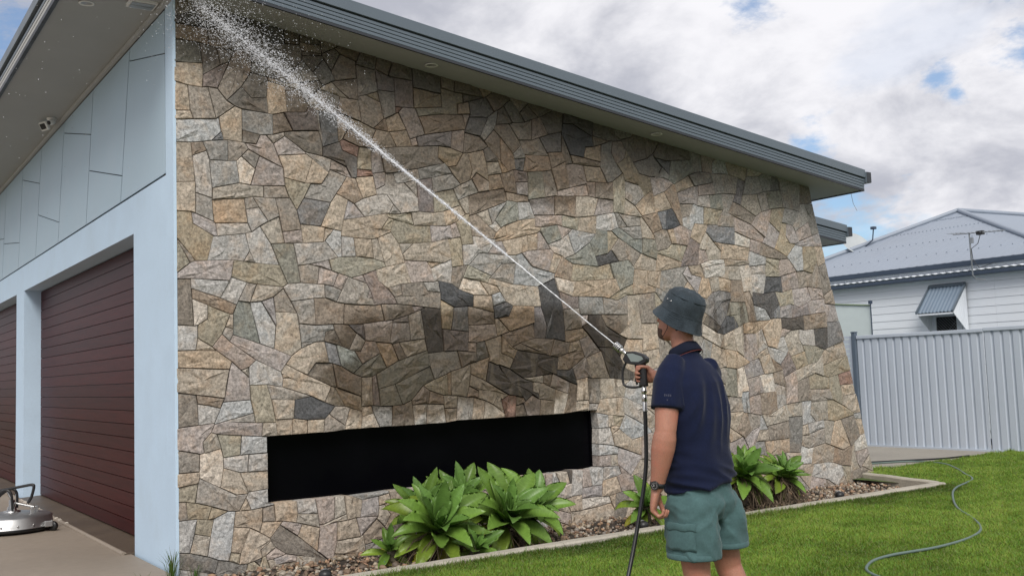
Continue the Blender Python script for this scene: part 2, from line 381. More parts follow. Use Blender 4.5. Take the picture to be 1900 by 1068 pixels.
# --- stone wall: irregular stones as a label map over the wall face, then each outline cut and split-faced
SEED = """16 444 16 8 -12 t;11 428 11 9 9 n;29 424 13 7 -100 k;46 430 9 5 9 g;38 411 14 6 49 v;56 416 22 10 -114 b;12 408 12 10 -13 o;7 390 15 5 -90 o;22 384 13 10 -81 g;38 390 11 10 -42 g;10 373 8 4 7 t;19 362 20 8 6 l;51 368 11 10 -91 o;66 391 16 8 -13 g;73 372 12 10 6 g;38 357 5 3 48 d;72 402 14 8 52 g;89 399 14 9 -80 o;106 397 11 8 -69 b;93 374 14 7 6 b;114 379 13 9 7 v;67 360 8 5 -14 g;88 361 10 3 6 g;114 362 14 11 6 g;128 375 13 2 -86 l;138 375 12 9 -91 d;40 442 9 9 9 g;54 442 7 7 9 g;125 448 10 5 9 g;124 443 10 2 9 g;136 427 12 8 -57 g;147 411 14 8 -12 t;12 457 13 4 10 d;36 457 13 6 10 d;28 448 4 3 -23 g;71 456 13 8 -22 d;88 455 11 9 9 d;105 458 12 7 -91 k;102 441 11 9 9 g;125 459 12 8 -11 k;145 438 12 7 -57 k;127 434 8 7 8 k;87 420 15 5 -7 g;97 411 14 4 -18 t;124 408 9 10 -23 g;135 400 12 8 -23 g;153 377 11 5 -91 t;7 333 14 7 -90 t;20 345 7 4 6 b;25 326 18 8 -91 l;42 326 12 11 -91 g;38 346 9 8 6 g;53 347 9 7 -91 g;61 332 9 6 -91 w;67 341 7 5 -59 g;82 347 16 10 -47 p;82 328 14 11 -15 p;106 338 12 11 5 t;103 355 14 7 -14 p;129 348 13 6 -36 g;126 332 9 7 -15 t;107 317 13 10 -80 y;135 320 21 8 45 g;56 313 21 7 14 t;89 315 11 5 -11 g;25 297 12 7 -75 g;10 303 12 11 -44 t;48 294 13 10 4 o;66 302 5 4 4 g;80 301 11 8 -59 g;99 293 15 9 -64 g;71 288 11 9 3 l;122 298 13 9 59 d;146 302 18 7 68 t;87 281 11 10 3 t;25 281 13 6 -33 p;15 273 20 11 -50 y;9 260 10 6 -34 g;50 278 14 6 3 l;46 262 17 9 2 l;64 256 5 5 2 g;76 262 15 12 -59 l;104 275 9 7 26 p;99 255 17 9 -64 n;122 278 12 8 -7 t;136 278 8 6 3 t;123 262 21 8 7 l;146 272 11 8 -37 l;26 245 24 7 2 p;54 249 3 3 2 g;72 243 23 8 -8 y;119 244 8 7 2 g;129 251 11 3 -8 p;137 241 11 7 -18 p;8 217 18 6 -90 k;29 231 14 6 -14 l;32 219 19 5 -24 b;21 210 10 6 -70 w;49 226 11 6 59 l;62 224 9 4 59 g;77 226 15 6 11 t;33 198 14 10 -111 y;48 200 7 4 -81 t;59 199 17 9 -75 n;75 198 20 7 -65 l;82 212 12 5 -70 p;96 216 13 7 -75 g;98 193 17 11 -96 t;112 211 10 9 0 g;114 227 19 7 -4 l;137 211 15 11 -38 b;124 192 16 9 18 g;140 228 8 5 -8 g;10 187 10 10 -1 l;24 180 9 4 -21 t;21 169 21 7 -6 o;45 190 6 6 0 g;49 176 19 7 -45 p;67 174 30 8 -20 p;115 169 18 11 32 t;21 152 20 11 -7 t;53 147 16 9 -101 p;60 158 6 4 -60 t;77 155 15 8 -2 l;98 154 6 5 42 t;114 147 25 8 -25 t;132 154 18 8 -25 g;142 172 12 7 -29 d;10 134 14 8 -90 k;28 136 12 4 -22 b;28 126 9 6 -3 l;50 126 14 8 2 l;73 132 16 9 -75 y;95 138 21 6 -12 g;92 126 10 8 -3 t;121 124 20 9 -3 D;142 132 10 7 -30 t;139 188 13 6 -19 b;117 181 7 3 -1 g;52 120 14 4 -3 g;55 111 17 6 -3 p;28 99 7 7 -4 t;45 100 10 9 -61 y;79 109 6 5 -4 t;92 111 7 6 -3 t;107 111 7 6 -91 t;121 110 8 5 -3 o;139 111 9 8 -3 b;157 111 8 7 -3 t;174 111 8 6 -3 t;67 97 12 7 -4 l;12 87 10 8 -5 g;30 81 14 10 -81 w;51 83 10 8 -5 l;70 82 9 8 -5 l;9 74 10 5 10 t;47 68 14 6 -52 t;66 67 12 7 5 t;11 62 9 7 15 y;36 57 25 9 -24 g;19 48 11 7 14 y;5 48 6 6 -34 g;69 51 9 8 24 l;56 47 6 5 35 t;34 43 8 5 -34 y;23 34 9 7 -7 y;10 30 15 9 -111 l;38 23 20 10 -96 l;61 36 13 9 3 t;78 38 7 6 -6 g;94 37 10 7 -6 t;112 40 8 6 -6 l;128 36 10 8 -91 p;143 37 7 6 -91 t;156 36 9 7 -91 t;172 34 10 7 -6 p;188 39 7 5 -6 t;19 19 10 9 24 t;52 20 13 7 -112 t;63 12 17 12 56 t;80 25 9 7 -7 t;99 26 10 6 -42 p;115 15 14 9 -33 t;113 30 10 5 -15 t;101 9 27 8 -34 k;132 9 13 9 -97 p;138 26 11 5 3 t;151 16 11 9 22 t;170 19 11 10 -60 p;153 2 16 8 7 t;75 10 8 5 56 t;82 4 9 5 -7 p;17 6 17 7 -12 k;46 -2 14 7 -8 k;68 -2 6 5 44 k;88 -3 12 4 -8 p;48 6 6 5 -8 y;155 -6 15 4 -7 b;177 9 12 9 42 b;188 27 8 7 -6 t;154 433 13 9 34 g;156 416 14 9 -2 b;177 424 14 11 -91 g;163 452 13 7 -11 k;179 447 10 8 -11 k;197 427 13 9 -57 v;198 444 10 8 8 k;218 417 13 11 -92 v;214 442 12 9 8 k;242 415 14 10 -2 y;243 435 15 11 -11 k;269 417 12 11 -103 y;288 435 15 8 -10 k;295 423 9 5 7 k;303 413 15 7 15 d;184 413 7 6 -39 y;181 397 16 10 -57 g;199 406 13 9 -92 g;163 397 12 9 7 g;207 390 10 9 -23 o;212 402 4 3 7 r;226 391 14 9 -63 p;245 404 15 4 7 y;258 395 25 8 12 b;284 412 8 6 7 t;288 401 7 5 -92 p;250 377 20 7 14 v;215 373 12 8 -18 o;228 372 4 4 6 p;278 379 10 9 -56 p;295 376 12 12 -38 b;300 397 13 8 15 d;316 400 16 7 -109 g;226 357 31 11 12 g;267 363 14 9 -23 y;282 351 12 11 38 t;300 354 14 12 -86 o;322 356 10 8 5 t;317 368 8 7 5 k;323 379 17 8 -55 b;331 407 9 10 -55 k;175 349 10 9 5 y;156 348 17 8 -41 d;188 348 11 7 -92 p;217 337 13 5 13 l;249 345 15 6 13 l;174 335 8 7 5 r;166 368 16 6 -18 b;158 359 9 5 -24 r;196 370 12 8 -23 t;191 386 7 6 6 b;152 340 11 5 -25 p;157 320 12 9 31 b;175 327 9 9 -80 t;189 333 9 7 -92 p;207 320 19 11 -40 l;186 310 17 10 13 l;163 301 10 8 4 p;225 328 8 8 -40 g;239 321 15 9 -80 v;263 333 15 8 13 l;261 316 14 9 4 y;284 331 13 8 21 w;301 343 12 9 -92 b;322 341 10 7 5 t;312 323 23 9 20 b;282 315 8 6 4 t;205 306 7 4 4 g;212 297 15 6 -6 y;241 296 18 8 3 t;269 303 11 7 29 o;173 286 26 10 12 t;195 290 8 5 30 y;221 284 21 9 -4 y;256 285 12 7 11 p;271 289 6 6 -80 p;284 285 16 8 -62 y;306 305 11 8 3 t;322 310 16 9 28 g;317 295 7 4 3 w;326 291 11 8 3 o;200 269 15 10 -75 t;186 265 11 5 -75 t;173 268 12 7 -7 t;153 268 12 8 -37 l;215 270 8 5 2 t;240 266 24 9 7 t;272 268 15 8 -86 y;294 273 23 9 28 l;312 258 23 11 -15 g;319 274 13 5 2 p;166 252 26 8 6 y;199 244 18 9 10 t;228 248 16 8 -7 p;247 256 9 4 2 t;256 250 12 8 27 l;275 249 10 8 36 b;295 246 13 7 -12 y;185 232 19 8 -53 v;147 237 8 8 -59 p;161 229 16 11 10 g;167 239 8 5 -17 p;204 231 7 5 -17 b;228 225 20 9 -13 b;244 233 9 5 1 g;265 227 19 10 -46 D;293 231 16 7 -46 w;311 233 16 6 -7 t;319 224 9 9 -92 l;303 218 11 8 1 t;177 226 5 4 28 p;171 208 19 10 0 b;205 211 18 7 0 b;227 214 8 3 -8 v;254 206 13 9 -98 y;224 198 12 8 -92 l;241 192 21 9 -80 K;273 201 10 10 -92 d;298 205 13 9 0 b;323 213 10 8 0 D;209 202 8 3 9 K;185 192 14 9 0 p;164 193 10 6 -28 v;149 189 11 9 -19 b;207 190 10 9 0 p;222 177 13 7 -1 t;265 184 15 9 -1 v;298 189 15 8 0 p;324 196 10 7 0 t;164 179 8 5 -19 b;174 172 11 9 46 p;193 171 14 8 -53 o;205 172 8 4 -58 b;176 160 16 9 26 n;151 168 15 7 -29 n;214 158 27 9 25 n;222 142 20 10 34 n;196 131 11 8 -2 n;253 162 18 9 -1 g;279 166 10 6 -10 k;298 172 8 6 -1 k;286 176 4 4 -92 p;296 156 11 8 7 o;316 171 13 11 -68 t;271 145 14 10 -98 t;247 141 11 10 -92 y;259 142 10 3 -92 t;304 135 22 10 -37 t;322 147 17 7 -47 K;153 146 17 9 -30 b;171 138 13 6 -91 t;182 137 12 5 -92 v;151 132 14 7 -21 t;143 117 8 8 -91 b;171 117 9 4 -91 t;176 109 4 4 -3 w;187 116 9 8 -3 g;209 115 9 10 -92 b;227 115 9 8 -69 w;243 114 8 9 -92 w;258 113 6 7 -92 t;259 124 7 6 -3 t;275 117 10 9 -92 g;290 115 9 7 -92 t;309 114 12 8 -3 t;243 129 7 6 -2 b;229 128 8 5 34 b;284 133 7 4 -19 b;348 413 13 8 -55 k;365 415 10 7 7 k;357 401 14 8 30 g;376 401 10 9 -55 p;368 381 18 8 -3 g;337 388 17 8 -43 b;333 371 19 10 -49 b;351 374 7 6 42 g;392 391 11 12 -93 d;393 412 12 10 7 k;379 425 16 9 -10 k;409 384 14 9 -61 k;426 394 18 15 -36 D;433 419 16 13 -19 D;461 396 11 6 6 k;467 410 16 8 -10 k;449 383 16 9 -11 o;398 371 12 8 5 b;403 358 15 9 -80 b;372 365 15 9 1 b;351 363 8 5 5 d;328 357 8 9 -92 o;350 349 9 7 -13 v;337 343 11 10 -68 b;370 341 14 11 -93 n;387 344 12 8 -80 b;422 357 14 10 5 p;451 358 18 8 -12 t;421 337 18 9 12 p;445 343 8 7 -80 p;461 343 13 9 4 b;437 374 23 4 -7 b;470 374 18 15 -54 g;484 384 12 9 -54 p;502 365 32 11 -41 y;484 340 21 11 -106 y;507 349 15 12 -30 g;530 375 23 14 -11 g;510 394 14 12 -53 k;534 398 12 9 6 k;547 352 17 8 8 p;548 335 14 10 4 t;549 379 12 9 5 d;526 332 12 13 -54 t;498 322 10 10 -67 t;332 311 18 10 28 n;344 327 14 5 -9 b;353 339 8 7 -22 p;357 314 11 8 4 l;379 321 16 8 12 p;408 320 15 9 -13 b;435 322 18 10 35 t;460 324 13 7 11 p;385 306 19 8 3 p;416 307 14 8 3 y;465 310 15 9 3 l;493 311 18 8 -13 g;532 313 12 10 -54 b;551 319 9 12 -53 d;343 295 27 9 19 o;387 291 11 9 -14 n;405 297 8 6 -14 p;437 303 13 10 3 t;342 279 17 9 15 t;362 281 12 6 -93 t;377 279 12 8 -74 p;401 279 14 11 26 l;431 287 20 8 3 l;426 269 21 11 2 n;454 285 12 11 52 n;469 287 9 9 -80 y;463 267 13 8 2 D;486 310 14 8 -22 g;499 303 15 10 -31 g;494 290 22 7 -18 n;522 303 13 10 -67 t;526 280 12 12 -94 n;543 291 13 12 -80 g;491 277 18 11 -22 g;517 265 17 9 -6 t;544 270 16 11 24 t;486 255 16 12 33 n;438 251 26 7 1 y;371 265 19 11 2 p;359 247 18 16 -34 l;326 250 13 13 -25 g;403 257 11 10 -80 b;404 239 10 6 1 w;391 263 8 10 -68 t;444 235 28 8 5 o;335 228 34 11 -8 t;385 207 26 13 -80 D;339 202 24 9 21 o;368 199 15 9 -68 v;341 188 21 8 25 b;408 222 14 9 -34 v;412 203 11 12 -80 g;436 217 18 8 0 g;473 217 19 9 0 g;474 202 20 9 -8 b;509 248 12 12 -80 t;528 249 12 9 1 t;477 233 16 7 32 y;496 205 21 11 -106 t;514 213 13 12 -80 b;452 185 30 12 -39 K;415 185 14 7 -1 o;365 176 27 8 -1 b;322 174 11 9 -57 t;394 174 12 9 -1 b;412 171 10 9 37 o;432 173 10 12 -56 p;516 184 15 10 -80 t;425 202 7 7 -93 p;355 174 21 5 -9 b;363 155 26 8 -1 K;331 140 31 12 -39 K;412 165 13 12 36 b;396 156 6 7 -93 t;442 156 19 11 -40 l;421 153 13 11 -56 p;402 144 13 7 -10 D;391 138 13 8 -27 p;360 142 13 5 -2 w;378 142 10 5 -2 b;464 159 25 11 -61 K;315 122 14 8 -80 w;328 116 10 6 -99 r;341 122 7 5 -3 b;341 112 7 5 -3 b;356 116 10 9 -47 p;375 129 9 9 -93 t;361 133 5 5 -93 w;374 114 7 8 -93 t;389 118 12 7 -99 w;404 121 14 7 -93 b;420 129 11 7 -93 t;420 113 8 6 -3 t;436 127 13 9 -93 k;436 111 8 3 -3 l;464 132 19 11 -10 t;461 111 17 9 -3 t;447 123 5 6 -93 t;491 121 14 11 -18 l;492 108 21 10 -31 l;441 104 6 2 -3 l;446 95 9 7 -3 l;450 80 12 8 -4 l;451 66 14 6 -4 l;447 54 9 5 -5 p;456 95 6 5 -93 t;467 97 6 7 -93 y;462 86 6 4 -4 t;486 84 16 13 -45 l;514 96 14 8 -26 t;480 72 19 9 -23 t;479 54 16 10 -36 p;460 54 6 5 -93 t;459 39 14 7 -5 l;436 39 8 8 -93 l;422 37 8 6 -93 p;408 35 11 7 -93 l;399 42 6 3 -93 K;390 40 7 8 -93 t;380 39 9 6 -5 l;372 38 8 4 -93 p;363 41 8 5 -93 t;356 39 7 5 -93 b;347 42 7 5 -5 t;327 45 12 3 -5 w;478 34 16 12 -37 p;453 25 12 7 -5 t;428 24 14 5 2 p;383 24 16 9 2 l;403 14 10 8 -6 t;432 13 17 6 -6 w;467 4 14 11 -93 k;455 11 9 5 -93 t;387 11 12 7 -38 t;417 -1 17 8 -6 t;445 0 11 8 -6 t;369 9 13 7 -22 t;390 -2 13 6 -6 p;495 38 11 10 -94 t;512 62 11 12 -94 p;483 -5 12 9 -6 t;548 396 9 8 -94 k;573 394 21 9 -2 k;604 389 12 12 -94 g;582 375 19 11 19 n;546 367 10 6 5 g;583 356 13 5 12 o;590 346 17 9 11 p;611 371 15 8 5 g;619 355 12 7 4 p;637 365 11 12 -94 g;659 365 15 10 4 g;674 357 19 8 -114 v;698 367 11 14 -80 g;655 346 10 11 -52 g;694 342 17 9 -3 t;677 333 20 9 -11 b;716 347 9 10 -51 g;738 353 12 14 -95 n;737 372 10 7 4 d;766 364 18 18 -80 g;714 326 14 18 -52 p;689 313 24 12 -12 p;740 329 19 10 -109 y;727 307 16 12 48 p;748 301 17 17 -65 y;763 333 10 12 -95 g;763 310 12 14 -51 p;725 284 26 9 -8 b;785 330 17 8 48 l;791 315 15 8 16 p;798 363 13 10 -80 k;806 331 19 13 -65 g;800 300 23 10 16 p;771 282 13 14 -95 l;796 278 15 15 -80 y;817 286 11 11 -51 t;564 334 23 9 -73 b;557 317 15 12 -41 D;583 329 13 8 4 g;595 320 17 11 41 l;575 301 16 10 -13 p;602 305 15 12 -30 o;630 325 16 10 -4 y;613 340 11 8 4 l;633 341 9 11 -80 n;645 320 14 13 -80 g;628 307 9 8 50 d;646 304 18 10 -4 d;674 299 15 8 -12 w;590 283 14 11 -107 v;620 286 19 11 -41 t;633 290 8 6 -53 t;662 283 25 8 -1 t;697 291 10 8 -20 p;700 275 17 10 -12 l;559 280 27 9 21 y;607 278 10 7 32 p;625 268 20 5 2 w;560 299 9 6 -53 o;663 269 21 6 2 t;728 271 15 8 2 y;626 262 20 9 9 w;598 257 12 8 -22 t;655 258 9 13 -94 t;607 239 11 11 -31 o;623 245 8 10 -53 t;641 248 9 10 -94 o;677 252 21 9 -80 w;701 267 15 10 2 l;702 250 11 13 -80 l;724 265 13 12 -80 y;725 244 18 12 -6 D;712 224 21 14 -26 D;730 212 9 6 29 d;621 225 19 12 39 d;633 213 16 9 34 d;615 200 11 6 0 K;645 194 15 8 29 D;662 235 13 12 -80 b;662 213 14 14 -53 n;681 224 19 7 -73 b;701 211 15 10 -36 l;746 231 16 10 21 y;757 249 17 13 -21 p;785 255 11 14 -51 b;808 261 19 10 -72 b;826 253 19 10 -80 k;749 267 15 10 2 p;778 232 13 14 -52 p;774 213 16 7 0 v;746 212 11 7 0 p;806 237 15 6 -6 p;805 222 14 9 1 p;834 231 9 12 -51 g;835 210 15 11 -21 p;800 200 19 10 6 b;757 197 19 7 0 K;693 194 21 7 0 o;723 187 19 12 47 t;835 185 14 18 -65 d;811 182 14 11 -72 K;781 180 14 10 -22 l;760 172 14 14 -65 t;742 187 10 6 0 p;618 185 17 8 -15 w;644 174 13 12 -53 t;662 180 14 9 -87 t;679 172 14 10 -80 p;698 175 10 9 -95 l;651 158 20 10 -24 o;686 140 17 10 12 p;707 148 11 11 -53 t;697 158 13 7 20 t;724 149 16 6 -53 b;743 145 11 13 -53 v;766 153 15 11 -31 y;791 159 19 12 -15 y;824 153 11 13 -52 t;838 163 16 9 12 t;790 141 27 9 19 t;836 141 23 9 11 y;803 126 19 11 -9 y;831 116 15 10 -15 y;861 127 14 8 -2 r;860 113 16 7 -2 t;775 115 11 13 -80 b;804 109 15 7 -2 g;732 130 11 11 -53 b;706 129 12 11 -66 w;682 123 14 9 -2 p;660 129 14 9 -80 w;642 126 17 10 -94 n;746 123 14 14 -66 p;649 86 13 9 -3 o;661 78 12 10 -54 b;705 103 13 13 46 b;684 101 10 11 -54 p;677 80 9 9 -95 g;693 77 8 7 -87 l;692 65 10 7 -4 t;645 68 13 9 -4 t;720 85 17 12 26 t;721 68 19 10 10 b;751 64 24 13 -103 k;721 49 19 8 3 t;773 87 15 12 -66 l;754 93 10 12 -95 t;793 88 18 8 -3 t;791 68 16 8 -3 l;771 66 6 7 -95 t;773 53 12 6 -4 t;771 37 14 8 -4 w;801 35 20 12 -4 t;814 62 12 11 -96 t;840 87 19 10 -3 y;836 52 17 13 -32 t;837 29 17 11 -4 b;861 61 14 13 -80 b;875 94 10 9 -88 t;878 67 13 10 -41 t;879 78 11 4 -3 l;878 45 12 9 -72 w;879 26 15 8 15 p;860 21 15 9 -88 t;894 15 12 9 -41 t;868 0 18 8 -5 b;845 5 10 10 -96 y;819 9 12 13 42 w;794 13 20 8 2 w;764 17 17 15 -53 t;744 35 12 8 -4 t;896 2 10 3 -5 t;892 40 13 6 -65 t"""
rng = random.Random(7)
seeds = []
for q in SEED.split(';'):
    a = q.split(); seeds.append([int(a[0])/100, int(a[1])/100, int(a[2])/100, int(a[3])/100, math.radians(int(a[4])), a[5]])
RES = .0125; UW, ZH, ZO = 9.10, 4.92, .14      # stones run 14 cm down into the bed
nx, nz = int(UW/RES), int(ZH/RES)
U, Z = np.meshgrid((np.arange(nx)+.5)*RES, (np.arange(nz)+.5)*RES-ZO)
OP = (.775, 4.39, .468, 1.052)               # window opening in the wall
rs = np.random.RandomState(3)
inside = (U < 9.01 - (Z)*(.97/3.73)) & (Z < 4.56-.1245*(U+HX-3.76)+.03) & (U > .012)
wob = .003*np.sin(Z*23)+.002*np.sin(Z*51+1); wobu = .002*np.sin(U*19)+.003*np.sin(U*47+2)
hole = (U > OP[0]+wob) & (U < OP[1]+wob) & (Z > OP[2]+wobu+.01*(U-OP[0])/3.57) & (Z < OP[3]+wobu+.03*(U-2.5)/3.5)
inside &= ~hole
def field(s):
    du = U-s[0]; dz = Z-s[1]; c, n = math.cos(s[4]), math.sin(s[4])
    a = (du*c+dz*n)/s[2]; b = (-du*n+dz*c)/s[3]
    a *= a; b *= b
    m = np.maximum(a, b); return m*m*.75 + (a*a+b*b)*.25
best = np.full(U.shape, 1e9, np.float32); lab = np.full(U.shape, -1, np.int32)
def put(i, s):
    f = field(s).astype(np.float32); k = f < best; best[k] = f[k]; lab[k] = i
for i, s in enumerate(seeds): put(i, s)
# stones the photograph hides behind the man and the plants, and any hole left: fill
cand = np.argwhere(inside)
for tries in range(140):
    m_ = inside & (best > 4.2)
    if m_.sum() < 40: break
    idx = np.argwhere(m_); iz, iu = idx[rs.randint(len(idx))]
    sz = rs.uniform(.10, .19)
    s = [U[iz,iu], Z[iz,iu], sz, sz*rs.uniform(.5,.85), rs.uniform(0, math.pi), rs.choice(list('ttggpybl'))]
    seeds.append(s); put(len(seeds)-1, s)
lab[~inside] = -1
# keep only the largest piece of every stone, hand crumbs to a neighbour
def components():
    comp = np.full(lab.shape, -1, np.int32); sizes = []; owner = []
    L = lab.tolist(); C_ = comp.tolist(); k = 0
    for iz in range(nz):
        for iu in range(nx):
            if L[iz][iu] < 0 or C_[iz][iu] >= 0: continue
            l = L[iz][iu]; st = [(iz, iu)]; C_[iz][iu] = k; n = 0
            while st:
                y, x = st.pop(); n += 1
                for yy, xx in ((y+1,x),(y-1,x),(y,x+1),(y,x-1)):
                    if 0 <= yy < nz and 0 <= xx < nx and C_[yy][xx] < 0 and L[yy][xx] == l:
                        C_[yy][xx] = k; st.append((yy, xx))
            sizes.append(n); owner.append(l); k += 1
    return np.array(C_), sizes, owner
comp, sizes, owner = components()
big = {}
for k, (n, l) in enumerate(zip(sizes, owner)):
    if l not in big or n > sizes[big[l]]: big[l] = k
drop = np.array([not (big[owner[k]] == k and sizes[k] > 22) for k in range(len(sizes))])
bad = (comp >= 0) & drop[np.clip(comp, 0, None)]
lab[bad] = -2
for it in range(300):
    bad = lab == -2
    if not bad.any(): break
    for dy, dx in ((1,0),(-1,0),(0,1),(0,-1)):
        sh = np.roll(np.roll(lab, dy, 0), dx, 1)
        k = (lab == -2) & (sh >= 0); lab[k] = sh[k]
# smooth ragged cell edges a little (majority of 3x3)
for it in range(2):
    P_ = np.pad(lab, 1, mode='edge'); nb = np.stack([P_[1+dy:1+dy+nz, 1+dx:1+dx+nx] for dy in (-1,0,1) for dx in (-1,0,1)])
    cnt = np.stack([(nb == nb[k]).sum(0) for k in range(9)]); kmax = cnt.argmax(0)
    new = np.take_along_axis(nb, kmax[None], 0)[0]
    ok = (lab >= 0) & (new >= 0); lab[ok] = new[ok]
Lp = np.pad(lab, 1, constant_values=-1).tolist()       # Lp[z+1][u+1]
edges = {}
for iz in range(nz):
    row = Lp[iz+1]
    for iu in range(nx):
        l = row[iu+1]
        if l < 0: continue
        e = edges.setdefault(l, {})
        if Lp[iz][iu+1] != l: e.setdefault((iu, iz), []).append((iu+1, iz))
        if row[iu+2] != l: e.setdefault((iu+1, iz), []).append((iu+1, iz+1))
        if Lp[iz+2][iu+1] != l: e.setdefault((iu+1, iz+1), []).append((iu, iz+1))
        if row[iu] != l: e.setdefault((iu, iz+1), []).append((iu, iz))
def loops(e):
    out = []
    while e:
        st = next(iter(e)); cur = st; prev = None; lp = []
        while True:
            nxts = e[cur]
            if len(nxts) > 1 and prev is not None:
                dx, dy = cur[0]-prev[0], cur[1]-prev[1]
                nxts.sort(key=lambda q: dx*(q[1]-cur[1])-dy*(q[0]-cur[0]))   # rightmost first keeps pieces apart
                nx_ = nxts.pop()
            else: nx_ = nxts.pop()
            if not nxts: del e[cur]
            lp.append(cur); prev = cur; cur = nx_
            if cur == st or cur not in e: break
        out.append(lp)
    return max(out, key=len)
def junction(p):
    u_, z_ = p; return len({Lp[z_][u_], Lp[z_][u_+1], Lp[z_+1][u_], Lp[z_+1][u_+1]}) >= 3
def dp(pts, tol):
    if len(pts) < 3: return pts
    a = np.array(pts[0], float); b = np.array(pts[-1], float); q = np.array(pts, float); ab = b-a; n = np.hypot(*ab)
    if n < 1e-9: dd = np.hypot(*(q-a).T)
    else: dd = np.abs(ab[0]*(q[:,1]-a[1])-ab[1]*(q[:,0]-a[0]))/n
    k = int(dd.argmax())
    if dd[k] <= tol: return [pts[0], pts[-1]]
    return dp(pts[:k+1], tol)[:-1] + dp(pts[k:], tol)
def inset(poly, g):
    n = len(poly); out = []
    for i in range(n):
        p0, p1, p2 = (np.array(poly[j % n]) for j in (i-1, i, i+1))
        e1 = p1-p0; e2 = p2-p1; l1 = max(np.hypot(*e1), 1e-6); l2 = max(np.hypot(*e2), 1e-6); e1 /= l1; e2 /= l2
        n1 = np.array((-e1[1], e1[0])); n2 = np.array((-e2[1], e2[0])); b_ = n1+n2; L_ = np.hypot(*b_)
        if L_ < .3: b_ = n1*1.5; sc = g
        else: b_ /= L_; sc = min(g/max(b_.dot(n1), .35), 2.2*g, .45*min(l1, l2)+g*.4)
        out.append(p1+b_*sc)
    return out
PAL = dict(g=(.235,.21,.175), l=(.31,.295,.27), p=(.285,.235,.205), t=(.315,.25,.17), b=(.225,.17,.115), o=(.335,.245,.145),
           y=(.265,.22,.135), k=(.175,.15,.118), d=(.15,.15,.152), D=(.072,.074,.078), K=(.088,.074,.06), n=(.185,.185,.145),
           v=(.185,.15,.138), w=(.40,.355,.29), r=(.23,.12,.08))
for k_ in PAL:
    c_ = PAL[k_]; l_ = .3*c_[0]+.59*c_[1]+.11*c_[2]; PAL[k_] = tuple((l_+(x_-l_)*.58)*1.25*f_ for x_, f_ in zip(c_, (1.0, 1.0, 1.0)))
stone_wall = MB()
yb = .013
def wallbox(u0, u1, z0, z1):   # mortar core, top follows the roof, right end follows the batter
    def e(z): return 9.01 - z*(.97/3.73) - .03
    f = lambda u, z: (HX+min(u, e(z)), z)
    vs = []
    for y in (HY+yb, HY+.30):
        for (u, z) in ((u0,z0),(u1,z0),(u1,z1),(u0,z1)):
            zz = z
            if z > 3: zz = 4.56-.1245*(HX+min(u, e(3.72))-3.76)+.015
            x_ = HX+(min(u, e(zz)))
            vs.append((x_, y, zz))
    stone_wall.add(vs, [(0,1,2,3),(7,6,5,4),(0,4,5,1),(1,5,6,2),(2,6,7,3),(3,7,4,0)])
wallbox(.01, OP[0]-.03, -.2, 4.7); wallbox(OP[1]+.03, 9.04, -.2, 4.7)
wallbox(OP[0]-.029, OP[1]+.029, -.2, OP[2]-.03); wallbox(OP[0]-.029, OP[1]+.029, OP[3]+.035, 4.7)
wall_o = stone_wall.build('stone_wall', M['mortar'], house, recalc=True)
# outlines as a shared graph, then straighten: at a meeting of three stones two joints run on in line, the third butts against them
POLY = {}
for l, e in edges.items():
    lp = loops(e)
    if len(lp) < 14: continue
    J = [i for i, p in enumerate(lp) if junction(p)]
    if len(J) < 2: J = [0, len(lp)//2]
    poly = []
    for a, b in zip(J, J[1:]+[J[0]+len(lp)]):
        ch = [lp[i % len(lp)] for i in range(a, b+1)]
        tol = 3.2
        if ch[0] > ch[-1]: s_ = dp(ch[::-1], tol)[::-1]
        else: s_ = dp(ch, tol)
        poly += s_[:-1]
    if len(poly) >= 3: POLY[l] = poly
POS = {}; NB = {}
for l, pl_ in POLY.items():
    for i, p in enumerate(pl_):
        q = pl_[(i+1) % len(pl_)]; POS[p] = (float(p[0]), float(p[1])); NB.setdefault(p, set()).add(q); NB.setdefault(q, set()).add(p)
def border(p):
    u_, z_ = p; return min(Lp[z_][u_], Lp[z_][u_+1], Lp[z_+1][u_], Lp[z_+1][u_+1]) < 0
jr = random.Random(9)
for rep in range(1):
    for p in sorted(NB):
        nb_ = list(NB[p])
        if len(nb_) != 3 or border(p): continue
        P0 = np.array(POS[p]); D = [np.array(POS[q])-P0 for q in nb_]; Ln = [max(np.hypot(*d_), 1e-6) for d_ in D]; bestc = None
        for a, b in ((0,1),(0,2),(1,2)):
            c_ = D[a].dot(D[b])/(Ln[a]*Ln[b])
            if bestc is None or c_ < bestc[0]: bestc = (c_, a, b)
        c_, a, b = bestc
        if c_ > -.1 or Ln[a] < 2 or Ln[b] < 2: continue
        A = np.array(POS[nb_[a]]); Bv = np.array(POS[nb_[b]]); ab = Bv-A; t_ = (P0-A).dot(ab)/ab.dot(ab)
        t_ = min(.88, max(.12, t_)); Q = A+ab*t_; mv = (Q-P0)*jr.choice((.6, .9, 1.0)); L_ = np.hypot(*mv)
        if L_ > 5.5: mv *= 5.5/L_
        POS[p] = tuple(P0+mv)
stones = []
